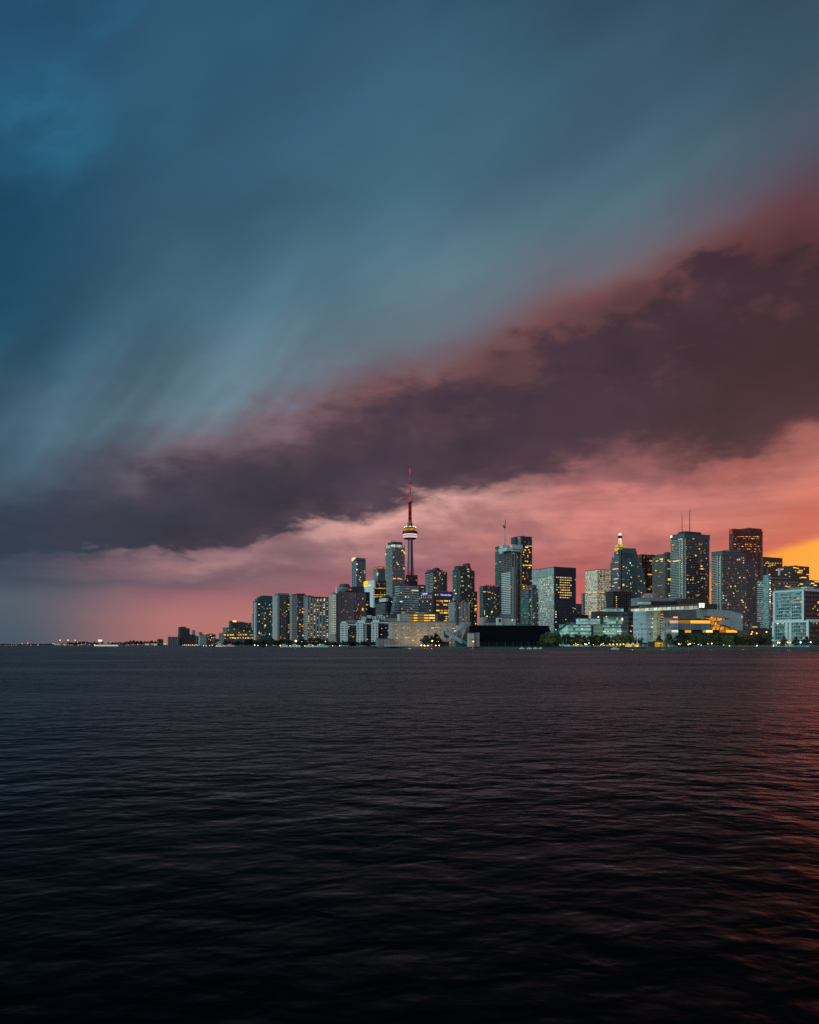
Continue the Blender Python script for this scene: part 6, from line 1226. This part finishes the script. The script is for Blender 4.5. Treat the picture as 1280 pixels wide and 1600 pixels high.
boat('tour_boat', 'white tour boat with a red lit cabin before the terraced block', 349, 369, 1700, WB, [('cabin', .2, .85, 1.8, CAB, 1.8), ('upper_deck', .38, .62, 1.7, glow('cabin_red', [(236,80,70)], .8, spread=0), 3.6)], [(.06, 2.2, WHITE, .6), (.12, 2.2, WHITE, .5)], hullh=1.8)
for x0, x1, D, lab in ((438,452,1330,'white lit cruise boat moored below the concrete tower, next to three bright lamps'),(453,470,1325,'long white lit boat moored under the two-pier tower'),(478,494,1310,'pale green lit boat moored before the hotel slab'),(493,516,1305,'long white boat moored beside the flared hotel stair')):
    boat('moored_boat', lab, x0, x1, D, WB, [('cabin', .1, .8, 1.8, CAB, 1.8), ('upper_deck', .25, .6, 1.5, solid('deck_pale_green', (.5,.6,.53), .6), 3.6)], [(trng.uniform(.05,.95), trng.uniform(2,4), trng.choice([WHITE, LAMPW, WARM]), .35) for i in range(5)], hullh=1.8)
for x0, x1, D, lab in ((812,820,742,'small white motor boat apart from the others before the black shed'),(823,832,740,'first white motor boat of three moored before the black shed'),(833,841,738,'middle white motor boat of three moored before the black shed'),(842,850,736,'white motor boat nearest the trees, before the black shed'),(955,968,690,'low pale launch on the water before the white tent')):
    boat('motor_boat', lab, x0, x1, D, WB, [('cabin', .25, .62, 1.0, CAB, .9)], hullh=.9)
# lights along the far left shore and below the towers
lab, grp = 'tiny bright lamp on the far left shore', 'lamps on the far left shore'
for x, y, D, mt in ((0,1008.2,4700,YEL),(8,1008.3,4700,WARM),(10.4,1008.3,4700,WHITE),(14.6,1008.2,4700,RED),(18,1008.3,4700,ORG),(20.6,1008.3,4700,ORG),(25,1008.2,4700,WARM),(34.4,1005.6,4700,RED),(41,1008.2,4600,YEL),(43.6,1004.6,4600,RED),(43.2,1006.2,4600,RED),(48,1008.4,4600,WARM),(59.4,1008.2,4500,WARM),(82,1006,4400,PALE),(84.4,1005.6,4400,WHITE),(90.4,1006.2,4400,PALE),(94,1007.8,4400,PALE),(100.4,1007.6,4400,YEL),(103,1007.6,4400,PALE),(110.6,1008,4400,YEL),(113,1007.8,4400,WARM),(115.6,1006.4,4400,YEL),(121,1004,4300,WARM),(122,1008,4300,WHITE),(127,1006.6,4300,YEL),(129.4,1006.8,4300,WARM),(133.8,1005.2,4200,WARM),(139.8,1007,4200,WHITE),(186.6,1006,3500,ORG),(190,1005.8,3400,YEL),(192.6,1006.6,3400,WARM),(197.4,1008.2,3400,YEL),(200.4,1008.2,3400,ORG),(208,1008.4,3300,PALE),(211.6,1007,3300,WHITE),(215.4,1007.4,3300,WARM),(228,1008,2900,WARM),(242,1008,2700,WARM),(258,1006.2,2500,WHITE),(173.4,1003.2,3500,WHITE),(176.4,1002.4,3500,RED),(195.6,997,3500,RED)):
    lamp(x, y, D, lab, grp, 1.5 if mt in (WHITE, YEL) else (2.4 if x < 60 else 1.25), glow(mt.name+'_far', [(255,210,120),(255,196,84),(255,240,205)] if mt not in (RED, ORG) else ([(255,80,80)] if mt is RED else [(255,170,70)]), 2.2, spread=.35), name='shore_lamp')
for x, y in ((94,1000.3),(106.4,1000.2),(117.4,1000.5)): lamp(x, y, 4400, 'tall airfield lamp mast with a bright head on the far left shore', 'airfield lamp masts', 2.8, WHITE, name='lamp_mast')
b = front('airport_terminal', 'long low lit airport building on the far left shore', 84, 124, 1005.4, 4420, glow('terminal_lit', [(170,160,120)], .45, spread=0, pattern=(14, 8)), 30, bay=14, parapet=2); fb(b, 'raised_hall', 98, 112, 1004, 4440, solid('hall_grey_far', (.2,.2,.2), .8), d=20)
b = front('boathouse', 'low pale boathouse under the far left trees', 226, 246, 1005.4, 2880, glow('boathouse_pale', [(168,178,150)], .5, spread=0, pattern=(7, 20)), 20, bay=7, parapet=1.5)
for i in range(10): lamp(286+i*2.9, 1008.3-(i%2)*.5, 2300, 'small warm lamp in the bright row below the silos', 'lamp row below the silos', 1.15, glow('lamp_row', [(255,214,150),(255,230,180)], 2.2, spread=.3))
for x, y in ((318,1009),(322,1009.2),(327.4,1008.6),(331.6,1008),(374.5,1006.6),(376.4,1006.6)): lamp(x, y, 1900, 'pale lamp by the marina left of the terraced block', 'marina lamps', .9, WHITE)
for x, y in ((398,1008),(403,1008.8),(416.4,1008),(438.2,1008.6),(442.4,1008.7),(447.8,1008.6),(453,1009),(461,1009.2),(468,1009),(471.6,1003),(476.4,1009.4),(520,1009),(523.6,1009.2),(530.6,1009),(540,1009),(547,1009)): lamp(x, y, 1345 if x < 530 else 1200, 'warm quay lamp below the hotel and concrete towers', 'quay lamps below the left towers', .8 if x in (438.2, 442.4, 447.8, 398) else .5, LAMPW)
lamp(462.4, 1001.6, 1345, 'large yellow floodlight at the foot of the two-pier concrete tower', None, 1.7, glow('lamp_yellow', [(255,226,120)], 3, sample=True, spread=0)); pool(462.4, 1001.6, 1340, 2200, (1,.85,.45))
for x, mt in ((481.4,RED),(487.4,RED),(493,RED),(495.4,GREEN),(471.6,WHITE)): lamp(x, 1002.6, 1320, 'tiny coloured lamp strung before the hotel slab', 'coloured lamps before the hotel slab', .6, mt if mt is not GREEN else glow('lamp_green', [(60,220,140)], 1.2, spread=0))
lamp(508.6, 1002.4, 1310, 'bright white lamp on a post at the flared hotel stair', None, .9, WHITE)
lamp(675.6, 1001.6, 862, 'bright lamp between the dark trees before the pale factory wall', None, .75)
for x, y in ((658.4,1008.4),(663.4,1008.8),(668.6,1008.8),(681,1008.6),(686.4,1008.6)): lamp(x, y, 862, 'pale quay lamp below the trees at the factory wall', 'quay lamps at the factory wall', .5, LAMPW)
pool(674, 1006, 858, 900, (1,.8,.5))

# ---- small plant on the flat roofs
def roof_plant():
    for k in BLDS:
        b, r = k.b, random.Random(int(k.b.z1*100))
        if k.roof is None or b.LR < 10 or b.LL < 8 or b.z1 < 18: continue
        for i in range(r.randint(2, 4)):
            w, d, h = r.uniform(2, min(6, b.LR*.2)), r.uniform(2, min(5, b.LL*.25)), r.uniform(1.0, 2.6)
            p = b.C+b.ue*r.uniform(4, b.LR-4)+b.un*r.uniform(3, b.LL-3)
            o = slab(k.root, 'rooftop_unit', r.choice((MECH, MECHG, ROOFG)), (p.x, p.y, b.z1+1.2+h/2-.02), b.ue, (w, d, h)); nest(o, k.roof, k.root)
        if r.random() < .45:
            p = b.C+b.ue*r.uniform(3, b.LR-3)+b.un*r.uniform(2, b.LL-2); m = MB(); m.tube((p.x, p.y, b.z1+1), (p.x, p.y, b.z1+r.uniform(4, 8)), .14, .06, 5); nest(m.build('roof_mast', STEEL, k.root), k.roof, k.root)
roof_plant()
